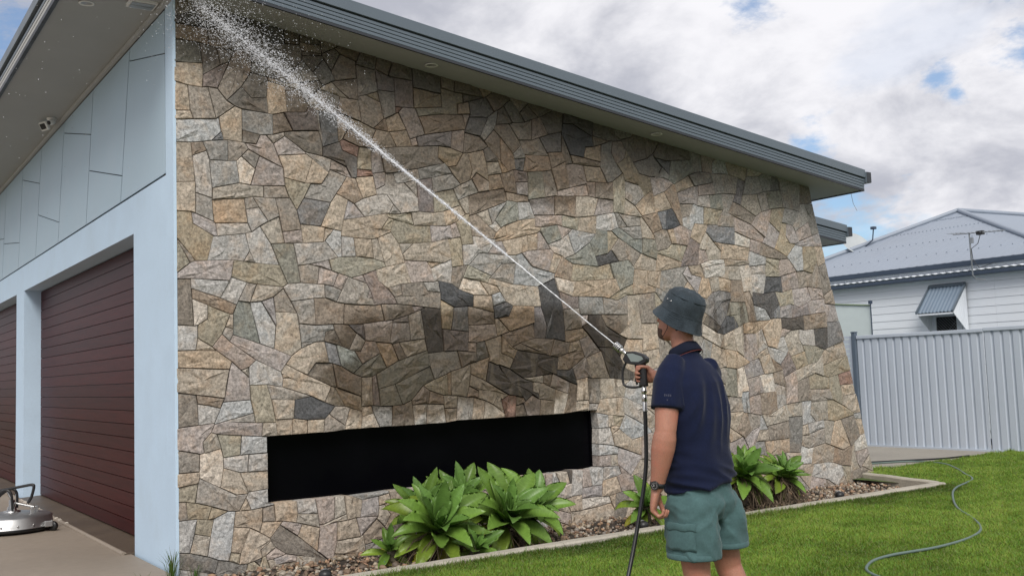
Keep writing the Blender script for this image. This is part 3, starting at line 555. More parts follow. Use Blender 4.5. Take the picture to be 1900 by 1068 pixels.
for l, e in POLY.items():
    poly = [(POS[p][0]*RES, POS[p][1]*RES-ZO) for p in e]
    if len(poly) < 3: continue
    ar = .5*sum(poly[i][0]*poly[(i+1) % len(poly)][1]-poly[(i+1) % len(poly)][0]*poly[i][1] for i in range(len(poly)))
    if ar < .0012: continue
    r_ = random.Random(l*13+5)
    # chip the long edges
    ch = []
    for i, p in enumerate(poly):
        q = poly[(i+1) % len(poly)]; L_ = math.hypot(q[0]-p[0], q[1]-p[1]); ch.append(p)
        k = int(L_/.09)
        for j in range(1, k):
            f = j/k; nx_, nz_ = -(q[1]-p[1])/L_, (q[0]-p[0])/L_; o_ = r_.uniform(-.003, .003)
            ch.append((p[0]+(q[0]-p[0])*f+nx_*o_, p[1]+(q[1]-p[1])*f+nz_*o_))
    s = seeds[l]; col = PAL[s[5]]
    br = r_.uniform(.90, 1.12); wm = r_.uniform(-.05, .06)
    col = (col[0]*br*(1+wm), col[1]*br, col[2]*br*(1-wm), r_.random())
    gap = r_.uniform(.0012, .0042)
    p1 = inset(ch, gap); p2 = inset(p1, .0032); cu = sum(p[0] for p in p2)/len(p2); cz = sum(p[1] for p in p2)/len(p2)
    d0 = r_.uniform(.004, .017); tu, tz = r_.uniform(-.035, .035), r_.uniform(-.035, .035)
    near = any(OP[0]-.05 < p[0] < OP[1]+.05 and OP[2]-.05 < p[1] < OP[3]+.07 for p in poly)
    back = .14 if near else .03
    P3 = lambda q, y: (HX+q[0], HY+y, q[1])
    dep = lambda q: -(d0 + tu*(q[0]-cu) + tz*(q[1]-cz))
    n = len(ch); vs = [P3(q, back) for q in p1] + [P3(q, dep(q)+.006+r_.uniform(-.002,.002)) for q in p1] + [P3(q, dep(q)+r_.uniform(-.004,.004)) for q in p2]
    p3 = [(cu+(q[0]-cu)*.5+r_.uniform(-.01,.01), cz+(q[1]-cz)*.5+r_.uniform(-.01,.01)) for q in p2]
    vs += [P3(q, dep(q)-.004+r_.uniform(-.008,.008)) for q in p3] + [P3((cu, cz), dep((cu, cz))-.004+r_.uniform(-.006,.006))]
    fs = []
    for k in range(3):
        for i in range(n): fs.append((k*n+i, k*n+(i+1) % n, (k+1)*n+(i+1) % n, (k+1)*n+i))
    for i in range(n): fs.append((3*n+i, 3*n+(i+1) % n, 4*n))
    stones.append((ar, vs, fs, col, (cu, cz)))
def seen_area(s):
    a = proj((HX+s[4][0], HY, s[4][1])); q = proj((HX+s[4][0]+.1, HY, s[4][1])); q2 = proj((HX+s[4][0], HY, s[4][1]+.1))
    k = abs((q[0]-a[0])*(q2[1]-a[1])-(q[1]-a[1])*(q2[0]-a[0]))
    if not (0 < a[0] < 1900 and 0 < a[1] < 1068): k *= .2
    return k*s[0]
stones.sort(key=seen_area, reverse=True)
small = MB()
for i, (ar, vs, fs, col, c_) in enumerate(stones):
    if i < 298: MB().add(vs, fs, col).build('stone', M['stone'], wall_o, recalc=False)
    else: small.add(vs, fs, col)
# end of the wall: stacked quoin stones on the battered edge
zq = -.14
while zq < 3.66:
    h_ = rng.uniform(.12, .26); e0 = 9.01-zq*(.97/3.73); e1 = 9.01-(zq+h_)*(.97/3.73)
    ysp = [.03] + ([rng.uniform(.12,.2)] if rng.random() < .6 else []) + [.30]
    for a, b in zip(ysp, ysp[1:]):
        c = PAL[rng.choice('tgpybl')]; k = rng.uniform(.8, 1.1)
        pr = rng.uniform(.0, .012)
        x0, x1 = HX+e0-.04, HX+e0-.008+pr; X0, X1 = HX+e1-.04, HX+e1-.008+pr
        small.hexa([(x0,HY+a+.006,zq+.006),(x1,HY+a+.006,zq+.006),(x1,HY+b-.006,zq+.006),(x0,HY+b-.006,zq+.006),
                    (X0,HY+a+.006,zq+h_-.006),(X1,HY+a+.006,zq+h_-.006),(X1,HY+b-.006,zq+h_-.006),(X0,HY+b-.006,zq+h_-.006)], (c[0]*k, c[1]*k, c[2]*k, rng.random()))
    zq += h_
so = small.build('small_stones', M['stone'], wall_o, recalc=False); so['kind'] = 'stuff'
print('stones', len(stones), 'seeds', len(seeds))

# --- low window in the stone wall
w = MB(); w.box((HX+OP[0]-.04, HY+.125, OP[2]-.03), (HX+OP[1]+.04, HY+.14, OP[3]+.05))
win = w.build('window', M['glass_black'], house)
f = MB()
for a, b in ((OP[0]-.02, OP[0]+.02), (OP[1]-.02, OP[1]+.02)):
    f.box((HX+a, HY+.108, OP[2]-.02), (HX+b, HY+.124, OP[3]+.03))
f.box((HX+OP[0]+.021, HY+.108, OP[2]-.02), (HX+OP[1]-.021, HY+.124, OP[2]+.014))
f.build('window_frame', M['glass_black'], win)

# --- rendered garage front
DZ = 2.90
f = MB()
f.box((2.36, 8.236, -.1), (2.385, 8.45, zs(2.36)-.004)); f.box((2.386, 8.282, -.1), (2.70, 8.45, zs(2.7)-.004))
f.box((2.36, 8.451, -.1), (2.70, 9.51, 3.255))
f.box((2.36, 9.511, DZ), (2.70, 26, 3.255))
f.box((2.36, 15.55, -.1), (2.70, 16.22, DZ-.001)); f.box((2.36, 22.2, -.1), (2.70, 26, DZ-.001))
front = f.build('front_wall', M['render'], house)
f = MB(); f.box((2.374, 8.452, 3.26), (2.69, 26, zs(2.7)-.02)); clad = f.build('cladding', M['joint'], house)
# cladding panels: joints slant a little; (y at z=4.73, y at z=3.27) per joint, cross joints (z left, z right)
J = [(8.462, 8.462), (8.80, 9.12), (9.52, 9.99), (10.56, 11.02), (11.76, 12.22), (13.33, 13.75), (15.20, 15.62), (17.1, 17.6), (19.2, 19.5), (21.4, 21.7), (23.6, 23.6)]
J = [(8.462, 8.462), (9.622, 10.006), (11.173, 11.539), (12.73, 13.107), (14.224, 14.668), (15.725, 16.102), (17.266, 17.693), (19.165999999999997, 19.593), (21.066, 21.493000000000002), (22.965999999999998, 23.393), (24.866, 25.293)]
CROSS = {0: [(4.307, 4.571)], 1: [(3.524, 3.843)], 2: [(4.227, 4.56)], 3: [(3.52, 3.825)], 4: [(4.235, 4.529)], 5: [(3.647, 3.82)], 6: [(3.9, 4.1)], 7: [(4.3, 4.2)]}

ZT, ZB = zs(2.36)-.045, 3.272
def yj(j, z): return J[j][0] + (J[j][1]-J[j][0])*(4.73-z)/(4.73-3.27)
cross = CROSS
for j in range(len(J)-1):
    cuts = [(ZB, ZB)] + sorted(cross.get(j, [])) + [(ZT, ZT)]
    for (a0, a1), (b0, b1) in zip(cuts, cuts[1:]):
        g_ = .005
        za0, za1, zb0, zb1 = a0+g_, a1+g_, b0-g_, b1-g_
        q = [(2.362, yj(j, za0)+g_*2.4, za0), (2.362, yj(j+1, za1)-g_*2.4, za1), (2.362, yj(j+1, zb1)-g_*2.4, zb1), (2.362, yj(j, zb0)+g_*2.4, zb0)]
        MB().prism(q, (.0115, 0, 0)).build('cladding_panel', M['cladding'], clad)
# garage doors of horizontal planks
for (y0, y1) in ((9.512, 15.548), (16.222, 22.198)):
    b = MB(); b.box((2.605, y0, .02), (2.64, y1, DZ-.002)); door = b.build('garage_door', M['black_plastic'], house)
    hgt = .136; z = .035
    while z < DZ-.03:
        z1 = min(z+hgt-.004, DZ-.004)
        p = MB(); p.hexa([(2.578,y0+.008,z+.0015),(2.604,y0+.008,z),(2.604,y1-.008,z),(2.578,y1-.008,z+.0015),(2.578,y0+.008,z1-.0015),(2.604,y0+.008,z1),(2.604,y1-.008,z1),(2.578,y1-.008,z1-.0015)])
        p.build('door_plank', M['redwood'], door)
        z += hgt
    s_ = MB(); s_.hexa([(2.27,y0,-.02),(2.66,y0,-.02),(2.66,y1,-.02),(2.27,y1,-.02),(2.27,y0,.006),(2.66,y0,.026),(2.66,y1,.026),(2.27,y1,.006)])
    th = s_.build('door_threshold', M['sill'], house)
    MB().tube([(2.265, y0, .004), (2.265, y1, .004)], .024, 10).build('threshold_lip', M['drive'], th)
    c = MB()
    for k in range(26):
        yy = rng.uniform(12.0, 15.4) if y0 < 10 else rng.uniform(16.3, 19.5)
        x_, l_ = 2.262+rng.uniform(-.008, .008), rng.uniform(.02, .06)
        c.hexa([(x_-.02,yy,.018),(x_+.02,yy+.01,.018),(x_+.02,yy+l_,.018),(x_-.02,yy+l_*.8,.018),(x_-.012,yy+.01,.034),(x_+.012,yy+.012,.034),(x_+.01,yy+l_*.8,.034),(x_-.01,yy+l_*.7,.034)])
    ch_ = c.build('mortar_chips', M['chip'], th); ch_['kind'] = 'stuff'
# unseen house body behind the fronts, added to block light
b = MB(); b.hexa([(2.71,8.56,-.1),(10.2,8.56,-.1),(10.2,17,-.1),(2.71,17,-.1),(2.71,8.56,zs(2.71)-.01),(10.2,8.56,zs(10.2)-.01),(10.2,17,zs(10.2)-.01),(2.71,17,zs(2.71)-.01)])
b.build('unseen_house_body', M['render'], house)

# --- main roof: soffit lining, stepped fascia, capping, gutter, sheet
def sloped(mb, x0, x1, y0, y1, dz0, dz1, zf=zs):
    mb.hexa([(x0,y0,zf(x0)+dz0),(x1,y0,zf(x1)+dz0),(x1,y1,zf(x1)+dz0),(x0,y1,zf(x0)+dz0),(x0,y0,zf(x0)+dz1),(x1,y0,zf(x1)+dz1),(x1,y1,zf(x1)+dz1),(x0,y1,zf(x0)+dz1)])
    return mb
RX0, RX1, RY0, RY1 = 1.61, 10.97, 7.83, 26.0
def roof(x0, x1, y0, y1, zf, front):
    s_ = MB(); sloped(s_, x0+.02, x1-.02, y0+.02, y1, 0, .015, zf); sof = s_.build('soffit', M['soffit'], house)
    r_ = MB(); sloped(r_, x0+.01, x1-.01, y0+.01, y1, .02, .235, zf); r_.build('roof', M['colorbond'], house)
    f_ = MB(); sloped(f_, x0-.006, x1, y0-.004, y0+.018, -.012, .0115, zf); fas = f_.build('fascia', M['colorbond_dark'], house)
    for k in range(4):
        a = .012+k*.034; q = MB(); sloped(q, x0-.004-.002*k, x1-.001, y0-.006-.003*k, y0+.0095, a, a+.0305, zf)
        q.build('fascia_strip', M['colorbond'], fas, bevel=.004)
    f_ = MB(); sloped(f_, x0-.004, x1-.002, y0-.002, y0+.0095, .148, .156, zf); f_.build('groove_shadow_strip', M['colorbond_dark'], fas)  # dark strip standing in for the shadow under the capping
    c_ = MB(); sloped(c_, x0-.03, x1+.004, y0-.032, y0+.05, .157, .262, zf); c_.build('barge_capping', M['colorbond'], house, bevel=.004)
    g_ = MB(); zt = zf(x1)
    g_.box((x1+.001, y0-.045, zt+.095), (x1+.10, y1, zt+.235)); gut = g_.build('gutter', M['colorbond'], house, bevel=.006)
    MB().box((x1+.006, y0-.05, zt+.10), (x1+.094, y0-.046, zt+.23)).build('gutter_end_cap', M['colorbond_dark'], gut)
    e_ = MB(); sloped(e_, x1-.019, x1, y0+.02, y1, -.012, .09, zf); e_.build('eave_trim', M['colorbond_dark'], house)
    if front:
        f_ = MB(); f_.box((x0-.02, y0+.02, zf(x0)-.02), (x0+.015, y1, zf(x0)+.02)); ff = f_.build('front_fascia', M['colorbond_dark'], house)
        for k, (a, b, o_) in enumerate(((.021,.058,.020),(.062,.098,.023),(.102,.138,.026))):
            MB().box((x0-o_, y0+.02, zf(x0)+a), (x0-.001, y1, zf(x0)+b)).build('fascia_strip', M['trim_light'] if k < 2 else M['colorbond'], ff, bevel=.004)
        MB().box((x0-.05, y0+.06, zf(x0)+.17), (x0+.02, y1, zf(x0)+.27)).build('ridge_capping', M['colorbond'], house, bevel=.004)
        MB().box((2.325, 8.24, zs(2.34)-.042), (2.359, y1, zs(2.34)-.003)).build('soffit_bead', M['trim_light'], house)
    return sof
sof = roof(RX0, RX1, RY0, RY1, zs, True)
zs2 = lambda x: 3.24 + .1245*(12.5-x)
roof(8.9, 12.5, 9.29, 17.5, zs2, False)
b = MB(); b.hexa([(9,9.75,-.1),(11.6,9.75,-.1),(11.6,17,-.1),(9,17,-.1),(9,9.75,3.2),(11.6,9.75,3.2),(11.6,17,3.2),(9,17,3.2)])
b.build('rear_wing_wall', M['render'], house)
# downlights and vent in the soffit
for (x, y) in ((1.83, 8.92), (4.73, 8.04), (7.6, 8.04)):
    d_ = MB(); d_.lathe([(.062, -.001), (.066, -.008), (.05, -.010), (.046, -.002)], (x, y, zs(x)), 24)
    dl = d_.build('downlight', M['white'], sof); q = MB(); q.lathe([(.046, -.003), (.02, -.001), (.001, 0)], (x, y, zs(x)), 20); q.build('downlight_lens', M['alu'], dl)
v_ = MB(); x, y = 2.20, 8.56
v_.box((x-.11, y-.09, zs(x)-.03), (x+.11, y+.09, zs(x)-.002)); vo = v_.build('soffit_vent', M['white'], sof)
for k in range(2):
    MB().box((x-.095, y-.07+.075*k, zs(x)-.036), (x+.095, y-.005+.075*k, zs(x)-.0305)).build('vent_grille', M['alu'], vo)
# security light on the soffit
SL = Vector((2.24, 12.85, zs(2.24)))
sl = empty('security_light', SL, 'white twin-head security light with sensor under the garage soffit', 'security light')
q = MB(); q.lathe([(.055, 0), (.055, -.02), (.03, -.035), (.001, -.036)], SL+Vector((0, .0, 0)), 20); q.build('mounting_base', M['white'], sl)
q = MB(); q.tube([SL+Vector((0,0,-.03)), SL+Vector((-.04,.10,-.07))], .009, 8); q.tube([SL+Vector((0,0,-.03)), SL+Vector((-.02,-.10,-.08))], .012, 8); q.build('bracket', M['black_plastic'], sl)
c = SL+Vector((-.06, .12, -.075)); q = MB()
ax = Vector((-.8, -.3, -.45)).normalized(); u_ = ax.orthogonal().normalized(); u_ = Vector((0,0,1)).cross(ax).normalized(); w_ = ax.cross(u_)
def obox(mb, c, u, v, w, a, b, d):
    mb.hexa([c-u*a-v*b-w*d, c+u*a-v*b-w*d, c+u*a+v*b-w*d, c-u*a+v*b-w*d, c-u*a-v*b+w*d, c+u*a-v*b+w*d, c+u*a+v*b+w*d, c-u*a+v*b+w*d]); return mb
hd = obox(MB(), c, u_, w_, ax, .075, .055, .018).build('lamp_head', M['white'], sl, bevel=.012)
obox(MB(), c+ax*.019, u_, w_, ax, .052, .034, .003).build('lamp_lens', M['screen'], hd)
c2 = SL+Vector((-.02, -.09, -.07)); q = MB(); q.lathe([(.001,-.05),(.028,-.047),(.035,-.02),(.035,.013),(.026,.040),(.001,.046)], c2, 20, Vector((-.7,-.6,-.4))); so_ = q.build('sensor_head', M['white'], sl)
q = MB(); q.lathe([(.026,.0),(.02,.008),(.001,.012)], c2+Vector((-.7,-.6,-.4)).normalized()*.044, 16, Vector((-.7,-.6,-.4))); q.build('sensor_lens', M['black_plastic'], so_)
# a stray wire below the eave
wr = MB(); wr.tube([(10.955, 8.02, zs(10.95)-.012), (10.96, 8.0, 3.52), (10.99, 7.97, 3.42)], .003, 5); wr.build('loose_wire', M['alu'], house)

# ------------------------------------------------------------------ garden bed, kerb, pebbles
g = MB(); nx_, ny_ = 90, 10; vs = []; fs = []
for i in range(nx_+1):
    for j in range(ny_+1):
        x = 2.37+(11.32-2.37)*i/nx_; y = 6.93+(8.27-6.93)*j/ny_
        vs.append((x, y, -.085+.012*math.sin(x*7+y*3)+.015*mnoise.noise((x*4, y*4, 0))+.012))
for i in range(nx_):
    for j in range(ny_): k = i*(ny_+1)+j; fs.append((k, k+ny_+1, k+ny_+2, k+1))
g.add(vs, fs, None, True); struct('garden_bed', g, M['soil'])
kb = MB()
x = 2.45
while x < 10.7:      # poured kerb: long runs with fine joints, top worn uneven
    x2 = min(x+rng.uniform(2.2, 2.8), 10.80)
    n = 14; rings = []
    for i in range(n+1):
        xx = x+.003+(x2-x-.006)*i/n; dz = .004*mnoise.noise((xx*3, 1, 0)); dy = .006*mnoise.noise((xx*2, 7, 0)); y0, y1 = 6.87+dy, 6.985+dy
        rings.append([(xx,y0,-.16),(xx,y0-.004,.036+dz),(xx,y0+.014,.050+dz),(xx,y1-.014,.052+dz),(xx,y1,.040+dz),(xx,y1,-.16)])
    kb.rings(rings, True, False); x = x2
n = 6; rings = []
for i in range(n+1):
    f = i/n; xx, yy = 10.80+.34*f, 6.99+1.23*f; dz = .003*math.sin(i*2.)
    rings.append([(xx-.055,yy,-.16),(xx-.055,yy,.037+dz),(xx-.04,yy,.052+dz),(xx+.045,yy,.052+dz),(xx+.06,yy,.037+dz),(xx+.06,yy,-.16)])
kb.rings(rings, True, False)
struct('garden_kerb', kb, M['kerb'])

def ico():
    bm = bmesh.new(); bmesh.ops.create_icosphere(bm, subdivisions=1, radius=1); v = [tuple(q.co) for q in bm.verts]; f = [tuple(q.index for q in p.verts) for p in bm.faces]; bm.free(); return v, f
IV, IF = ico()
pb = MB(); PC = [(.30,.23,.16),(.22,.15,.10),(.36,.30,.22),(.42,.37,.30),(.18,.12,.085),(.28,.17,.11),(.24,.21,.18),(.33,.21,.13),(.12,.09,.07)]
def pebble(x, y, z, s):
    e = Euler((rng.uniform(0,6), rng.uniform(0,6), rng.uniform(0,6))).to_matrix(); sx, sy, sz = s*rng.uniform(.8,1.3), s*rng.uniform(.7,1.1), s*rng.uniform(.5,.85)
    c = rng.choice(PC); k = rng.uniform(.75, 1.2); c = (c[0]*k, c[1]*k, c[2]*k)
    q = [];
    for v in IV:
        r = 1+rng.uniform(-.14, .14); p = e @ Vector((v[0]*sx*r, v[1]*sy*r, v[2]*sz*r)); q.append((x+p.x, y+p.y, z+p.z*.8))
    pb.add(q, IF, c, True)
for k in range(4600):
    y = rng.uniform(7.0, 8.235); x = rng.uniform(2.42, 10.72+.28*(y-7.0))
    if 4.15 < x < 5.7 and rng.random() < .72: continue          # mulch under the big clump
    if 7.9 < x < 9.1 and rng.random() < .8: continue
    s = rng.choice((.010, .014, .018, .022, .028)) * rng.uniform(.8, 1.2)
    pebble(x, y, -.068+rng.uniform(0, .022), s)
for k in range(60): pebble(rng.uniform(2.5, 4.2), rng.uniform(7.02, 8.2), -.05, rng.uniform(.03, .045))
tag(pb.build('pebbles', M['pebble'], None, recalc=False), 'tan and brown river pebbles covering the garden bed below the stone wall', 'pebbles', kind='stuff')
# leaf litter
lt = MB()
for k in range(1500):
    x = rng.choice((rng.gauss(4.9, .5), rng.gauss(8.5, .45), rng.uniform(2.6, 10.5))); y = rng.uniform(7.02, 8.2)
    if not 2.5 < x < 11: continue
    a = rng.uniform(0, 6.28); l = rng.uniform(.02, .09); w_ = rng.uniform(.004, .012); z = -.045+rng.uniform(0, .04)
    dx, dy = math.cos(a), math.sin(a); t_ = rng.uniform(-.02, .03)
    lt.add([(x-dx*l-dy*w_, y-dy*l+dx*w_, z), (x-dx*l+dy*w_, y-dy*l-dx*w_, z), (x+dy*w_*.6, y-dx*w_*.6, z+t_+.01), (x-dy*w_*.6, y+dx*w_*.6, z+t_+.01), (x+dx*l, y+dy*l, z+t_*.4)], [(0,1,2,3),(3,2,4)])
tag(lt.build('leaf_litter', M['leafdry'], None, recalc=False), 'dry brown leaf litter scattered over the garden bed', 'leaf litter', kind='stuff')

# garden spotlights: small dark globes on stakes
for (x, y, lab_) in ((3.22, 7.30, 'small black garden spotlight among pebbles near the left end of the kerb'), (6.50, 7.32, 'small black garden spotlight beside the low green plant behind the man'), (9.42, 7.30, 'small black garden spotlight near the kerb corner by the wall end')):
    e_ = empty('garden_spotlight', (x, y, -.06), lab_, 'garden light', group='garden spotlights in the pebble bed')
    q = MB(); q.lathe([(.001,.115),(.03,.112),(.048,.095),(.052,.07),(.045,.045),(.03,.03),(.001,.026)], (x, y, -.07), 20); q.build('lamp_body', M['black_plastic'], e_)
    q = MB(); q.tube([(x, y, -.12), (x, y, -.04)], .01, 8); q.build('stake', M['black_plastic'], e_)
    ax = Vector((.2, .8, .5)).normalized(); q = MB(); q.lathe([(.034,.036),(.036,.046),(.028,.046),(.026,.04),(.001,.038)], (x, y, -.0), 16, ax); q.build('lens_ring', M['alu'], e_)
e_ = MB(); e_.lathe([(.001,.024),(.013,.023),(.017,.012),(.016,.0),(.001,-.002)], (3.86, 7.56, -.035), 14, (.3,-.4,.8)); tag(e_.build('bottle_cap', M['blue'], None), 'small blue plastic cap lying on the pebbles', 'bottle cap')

# ------------------------------------------------------------------ agaves
def leaf_mesh(L, Wd, lift, droop, fold, twist, curl):
    """broad succulent leaf along +x from origin; returns mesh"""
    n = 11; m_ = 4; vs = []; x = z = 0.0; ang = lift; step = L/n
    for i in range(n+1):
        f = i/n
        w_ = Wd*(.42+.58*math.sin(min(1, f/.55)*math.pi/2)) if f < .55 else Wd*math.cos((f-.55)/.45*math.pi/2)**.85
        w_ = max(w_, .0015)
        tw = twist*f
        for j in range(2*m_+1):
            s_ = j/m_-1; y = s_*w_; zz = fold*abs(s_)**1.5*w_*(1-.55*f) + .006*math.sin(f*9+s_*2)*s_
            yy = y*math.cos(tw)-zz*math.sin(tw); zz = y*math.sin(tw)+zz*math.cos(tw)
            vs.append((x-zz*math.sin(ang), yy, z+zz*math.cos(ang)))
        th = .014*(1-f)**.7+.003
        for j in range(2*m_-1):
            s_ = (j+1)/m_-1; y = s_*w_*.9; zz = fold*abs(s_)**1.5*w_*(1-.55*f)-th*(1-s_*s_)
            yy = y*math.cos(tw)-zz*math.sin(tw); zz = y*math.sin(tw)+zz*math.cos(tw)
            vs.append((x-zz*math.sin(ang), yy, z+zz*math.cos(ang)))
        ang -= droop/n*(.3+1.5*f) - (curl*max(0, f-.8)*2)
        x += step*math.cos(ang); z += step*math.sin(ang)
    r = 2*m_+1+2*m_-1
    loop = list(range(2*m_+1)) + list(range(r-1, 2*m_, -1))
    fs = []
    for i in range(n):
        for a in range(len(loop)):
            b = (a+1) % len(loop); fs.append((i*r+loop[a], i*r+loop[b], (i+1)*r+loop[b], (i+1)*r+loop[a]))
    fs.append(tuple(n*r+k for k in loop)); fs.append(tuple(loop[::-1]))
    mb = MB(); mb.add(vs, fs, None, True); me = mb.mesh('leaf')
    bm = bmesh.new(); bm.from_mesh(me); bmesh.ops.recalc_face_normals(bm, faces=bm.faces); bm.to_mesh(me); bm.free()
    me.materials.append(M['agave']); return me
LV = [leaf_mesh(1, .152, .0, .55, .85, .12, .0), leaf_mesh(1, .168, .0, .8, .75, -.15, .3), leaf_mesh(1, .142, .0, 1.15, .85, .2, .0), leaf_mesh(1, .148, .0, .3, .8, -.08, 1.6), leaf_mesh(1, .16, .0, 1.5, .8, .25, .2)]
def agave(x, y, h, size, nleaf, label, lean=(0, 0), trunk=True, skirt=0, seed=0, group='agaves in the garden bed'):
    r_ = random.Random(seed)
    e_ = empty('agave', (x, y, -.06), label, 'agave', group=group)
    h = h-.04; top = Vector((x+lean[0], y+lean[1], h))
    q = MB(); q.tube([(x, y, -.12), (x+lean[0]*.4, y+lean[1]*.4, h*.5), top], [.05, .042, .03], 9); q.build('stem', M['stem'], e_)
    ang = r_.uniform(0, 6)
    axis = Vector((lean[0]*1.6-.10, lean[1]*1.2-.46, .55)).normalized()
    rot = Vector((0, 0, 1)).rotation_difference(axis).to_matrix()
    nleaf = int(nleaf*1.65)
    for k in range(nleaf):
        f = k/(nleaf-1)                       # 0 = oldest, outermost
        ang += 2.39996+r_.uniform(-.15, .15)
        el = R(-26)+R(110)*f**.80+r_.uniform(-.12, .12)
        L_ = size*.97*(.80+.32*math.sin(f*math.pi))*r_.uniform(.85, 1.12)*(1 if f < .86 else .72)
        v = r_.choice((0, 1, 2, 4)) if f < .45 else r_.choice((0, 0, 1, 3))
        o = bpy.data.objects.new('leaf', LV[v]); COL.objects.link(o); o.parent = e_
        d_ = rot @ Vector((math.cos(ang)*math.cos(el), math.sin(ang)*math.cos(el), math.sin(el)))
        up = rot @ Vector((-math.cos(ang)*math.sin(el), -math.sin(ang)*math.sin(el), math.cos(el)))
        side = up.cross(d_).normalized(); up = d_.cross(side)
        mm = Matrix((d_*L_, side*L_*r_.uniform(.95, 1.15), up*L_)).transposed().to_4x4()
        base = top + d_*.015 - axis*(1-f)*.07
        o.matrix_local = Matrix.Translation(base-Vector((x, y, -.06))) @ mm
        g_ = r_.uniform(.7, 1.2)
        if f < .16 and r_.random() < .5: o.color = (2.3*g_, 1.25*g_, .9*g_, 1)          # old yellowing leaf
        elif f < .4: o.color = (1.35*g_, 1.12*g_, .8*g_, 1)
        elif f > .7: o.color = (.88*g_, .95*g_, 1.1*g_, 1)
        else: o.color = (1.0*g_, 1.0*g_, .95*g_, 1)
    if skirt:
        s_ = MB()
        for k in range(skirt):
            a = r_.uniform(0, 6.28); rr = r_.uniform(.03, .06); L_ = r_.uniform(.15, .42); hh = h*r_.uniform(.5, .98)
            p0 = Vector((x+lean[0]*.8+math.cos(a)*rr, y+lean[1]*.8+math.sin(a)*rr, hh)); b_ = r_.uniform(-.6, .6)
            p1 = p0+Vector((math.cos(a+b_)*L_*.45, math.sin(a+b_)*L_*.45, -L_*.15)); p2 = p0+Vector((math.cos(a+b_*2)*L_*.8, math.sin(a+b_*2)*L_*.8, -min(L_*.9, hh+.05)))
            s_.tube([p0, p1, p2], [.005, .004, .002], 4, False)
        so_ = s_.build('dry_leaf_skirt', M['leafdry'], e_, recalc=False); so_['kind'] = 'stuff'
    return e_
G1 = 'agaves clumped below the low window'
agave(4.28, 7.46, .25, .45, 22, 'broad green agave rosette at the front left of the clump below the window', (0, -.05), skirt=60, seed=11, group=G1)
agave(4.95, 7.50, .25, .47, 22, 'broad green agave rosette at the front right of the clump below the window', (.05, -.06), skirt=30, seed=5, group=G1)
agave(4.80, 7.90, .38, .38, 20, 'tallest agave rosette at the back of the clump in front of the window pane', (0, -.02), seed=8, group=G1)
agave(4.46, 7.88, .33, .36, 18, 'upright agave rosette behind the front left rosette of the clump', (-.05, 0), seed=21, group=G1)
agave(5.34, 7.68, .24, .42, 19, 'agave rosette at the right end of the clump with leaves over the pebbles', (.08, 0), seed=14, group=G1)
agave(4.50, 7.20, .10, .25, 11, 'small low agave pup between the two front rosettes by the kerb', (.0, -.06), seed=31, group=G1)
agave(4.00, 7.62, .10, .22, 10, 'small yellowing agave pup at the left edge of the clump', (-.06, 0), seed=33, group=G1)
agave(6.80, 7.60, .18, .29, 16, 'low yellow green agave half hidden behind the hanging hand of the man', (-.05, -.05), seed=41, group='agaves to the right of the window')
agave(8.30, 7.74, .33, .40, 22, 'tall agave with dry skirt behind the shorts of the man', (-.02, -.05), skirt=220, seed=52, group='agaves to the right of the window')
agave(8.90, 7.78, .27, .32, 20, 'compact bright green agave rosette to the right of the man', (.06, -.05), skirt=180, seed=57, group='agaves to the right of the window')

# ------------------------------------------------------------------ lawn
rn = np.random.RandomState(12)
N0 = 1500000
gx = rn.uniform(2.6, 15.05, N0); gy = rn.uniform(2.6, 8.5, N0)
cr, cu_, cf = np.array(CR), np.array(CU), np.array(CF)
qx, qy, qz = gx, gy, np.full_like(gx, -1.5)
dd = qx*cf[0]+qy*cf[1]+qz*cf[2]; px = 950+1855.9*(qx*cr[0]+qy*cr[1]+qz*cr[2])/dd; py = 534-1855.9*(qx*cu_[0]+qy*cu_[1]+qz*cu_[2])/dd
keep = (dd > 2) & (px > 350) & (px < 2100) & (py < 1230) & ((gy < 6.87) | ((gx > 10.86+.275*np.clip(gy-6.99, 0, 2)) & (gy < 8.47+.05*np.sin(gx*5)))) 
keep &= rn.uniform(0, 1, N0) < np.clip((7.5/np.clip(dd, 1, 99))**1.0, .25, 1)
gx, gy, dd = gx[keep], gy[keep], dd[keep]; n = len(gx)
edge = np.exp(-np.abs(gy-6.84)/.05)*(gx < 10.85)+np.exp(-np.abs(gy-8.42)/.06)
patch = np.array([mnoise.noise((a*1.1, b*1.1, 0)) for a, b in zip(gx[::40], gy[::40])]); patch = np.repeat(patch, 40)[:n]
def pn(s, o): return (np.sin(gx*s+o)+np.sin(gy*s*1.3+o*2)+np.sin((gx+gy)*s*.7+o*3)+np.sin((gx-gy*1.7)*s*.9+o))/4
lo = pn(1.7, 1.)+.6*pn(5.1, 2.)+.5*pn(13., .3)
hgt = (.024+.018*rn.uniform(0, 1, n))*(1+.38*lo)*(1+1.3*edge*rn.uniform(0, 1, n))
wd = rn.uniform(.0014, .0027, n)*np.clip(dd/7, 1, 1.9)
a = rn.uniform(0, 6.283, n); ln = rn.uniform(.15, .95, n)*hgt
ca, sa = np.cos(a), np.sin(a); la = a+rn.uniform(-.8, .8, n)+1.57; lx, ly = np.cos(la)*ln, np.sin(la)*ln
V_ = np.zeros((n, 5, 3), np.float32)
V_[:,0] = np.stack((gx-ca*wd, gy-sa*wd, np.full(n, -.012)), 1); V_[:,1] = np.stack((gx+ca*wd, gy+sa*wd, np.full(n, -.012)), 1)
V_[:,2] = np.stack((gx+lx*.35-ca*wd*.8, gy+ly*.35-sa*wd*.8, hgt*.62), 1); V_[:,3] = np.stack((gx+lx*.35+ca*wd*.8, gy+ly*.35+sa*wd*.8, hgt*.62), 1)
V_[:,4] = np.stack((gx+lx, gy+ly, hgt), 1)
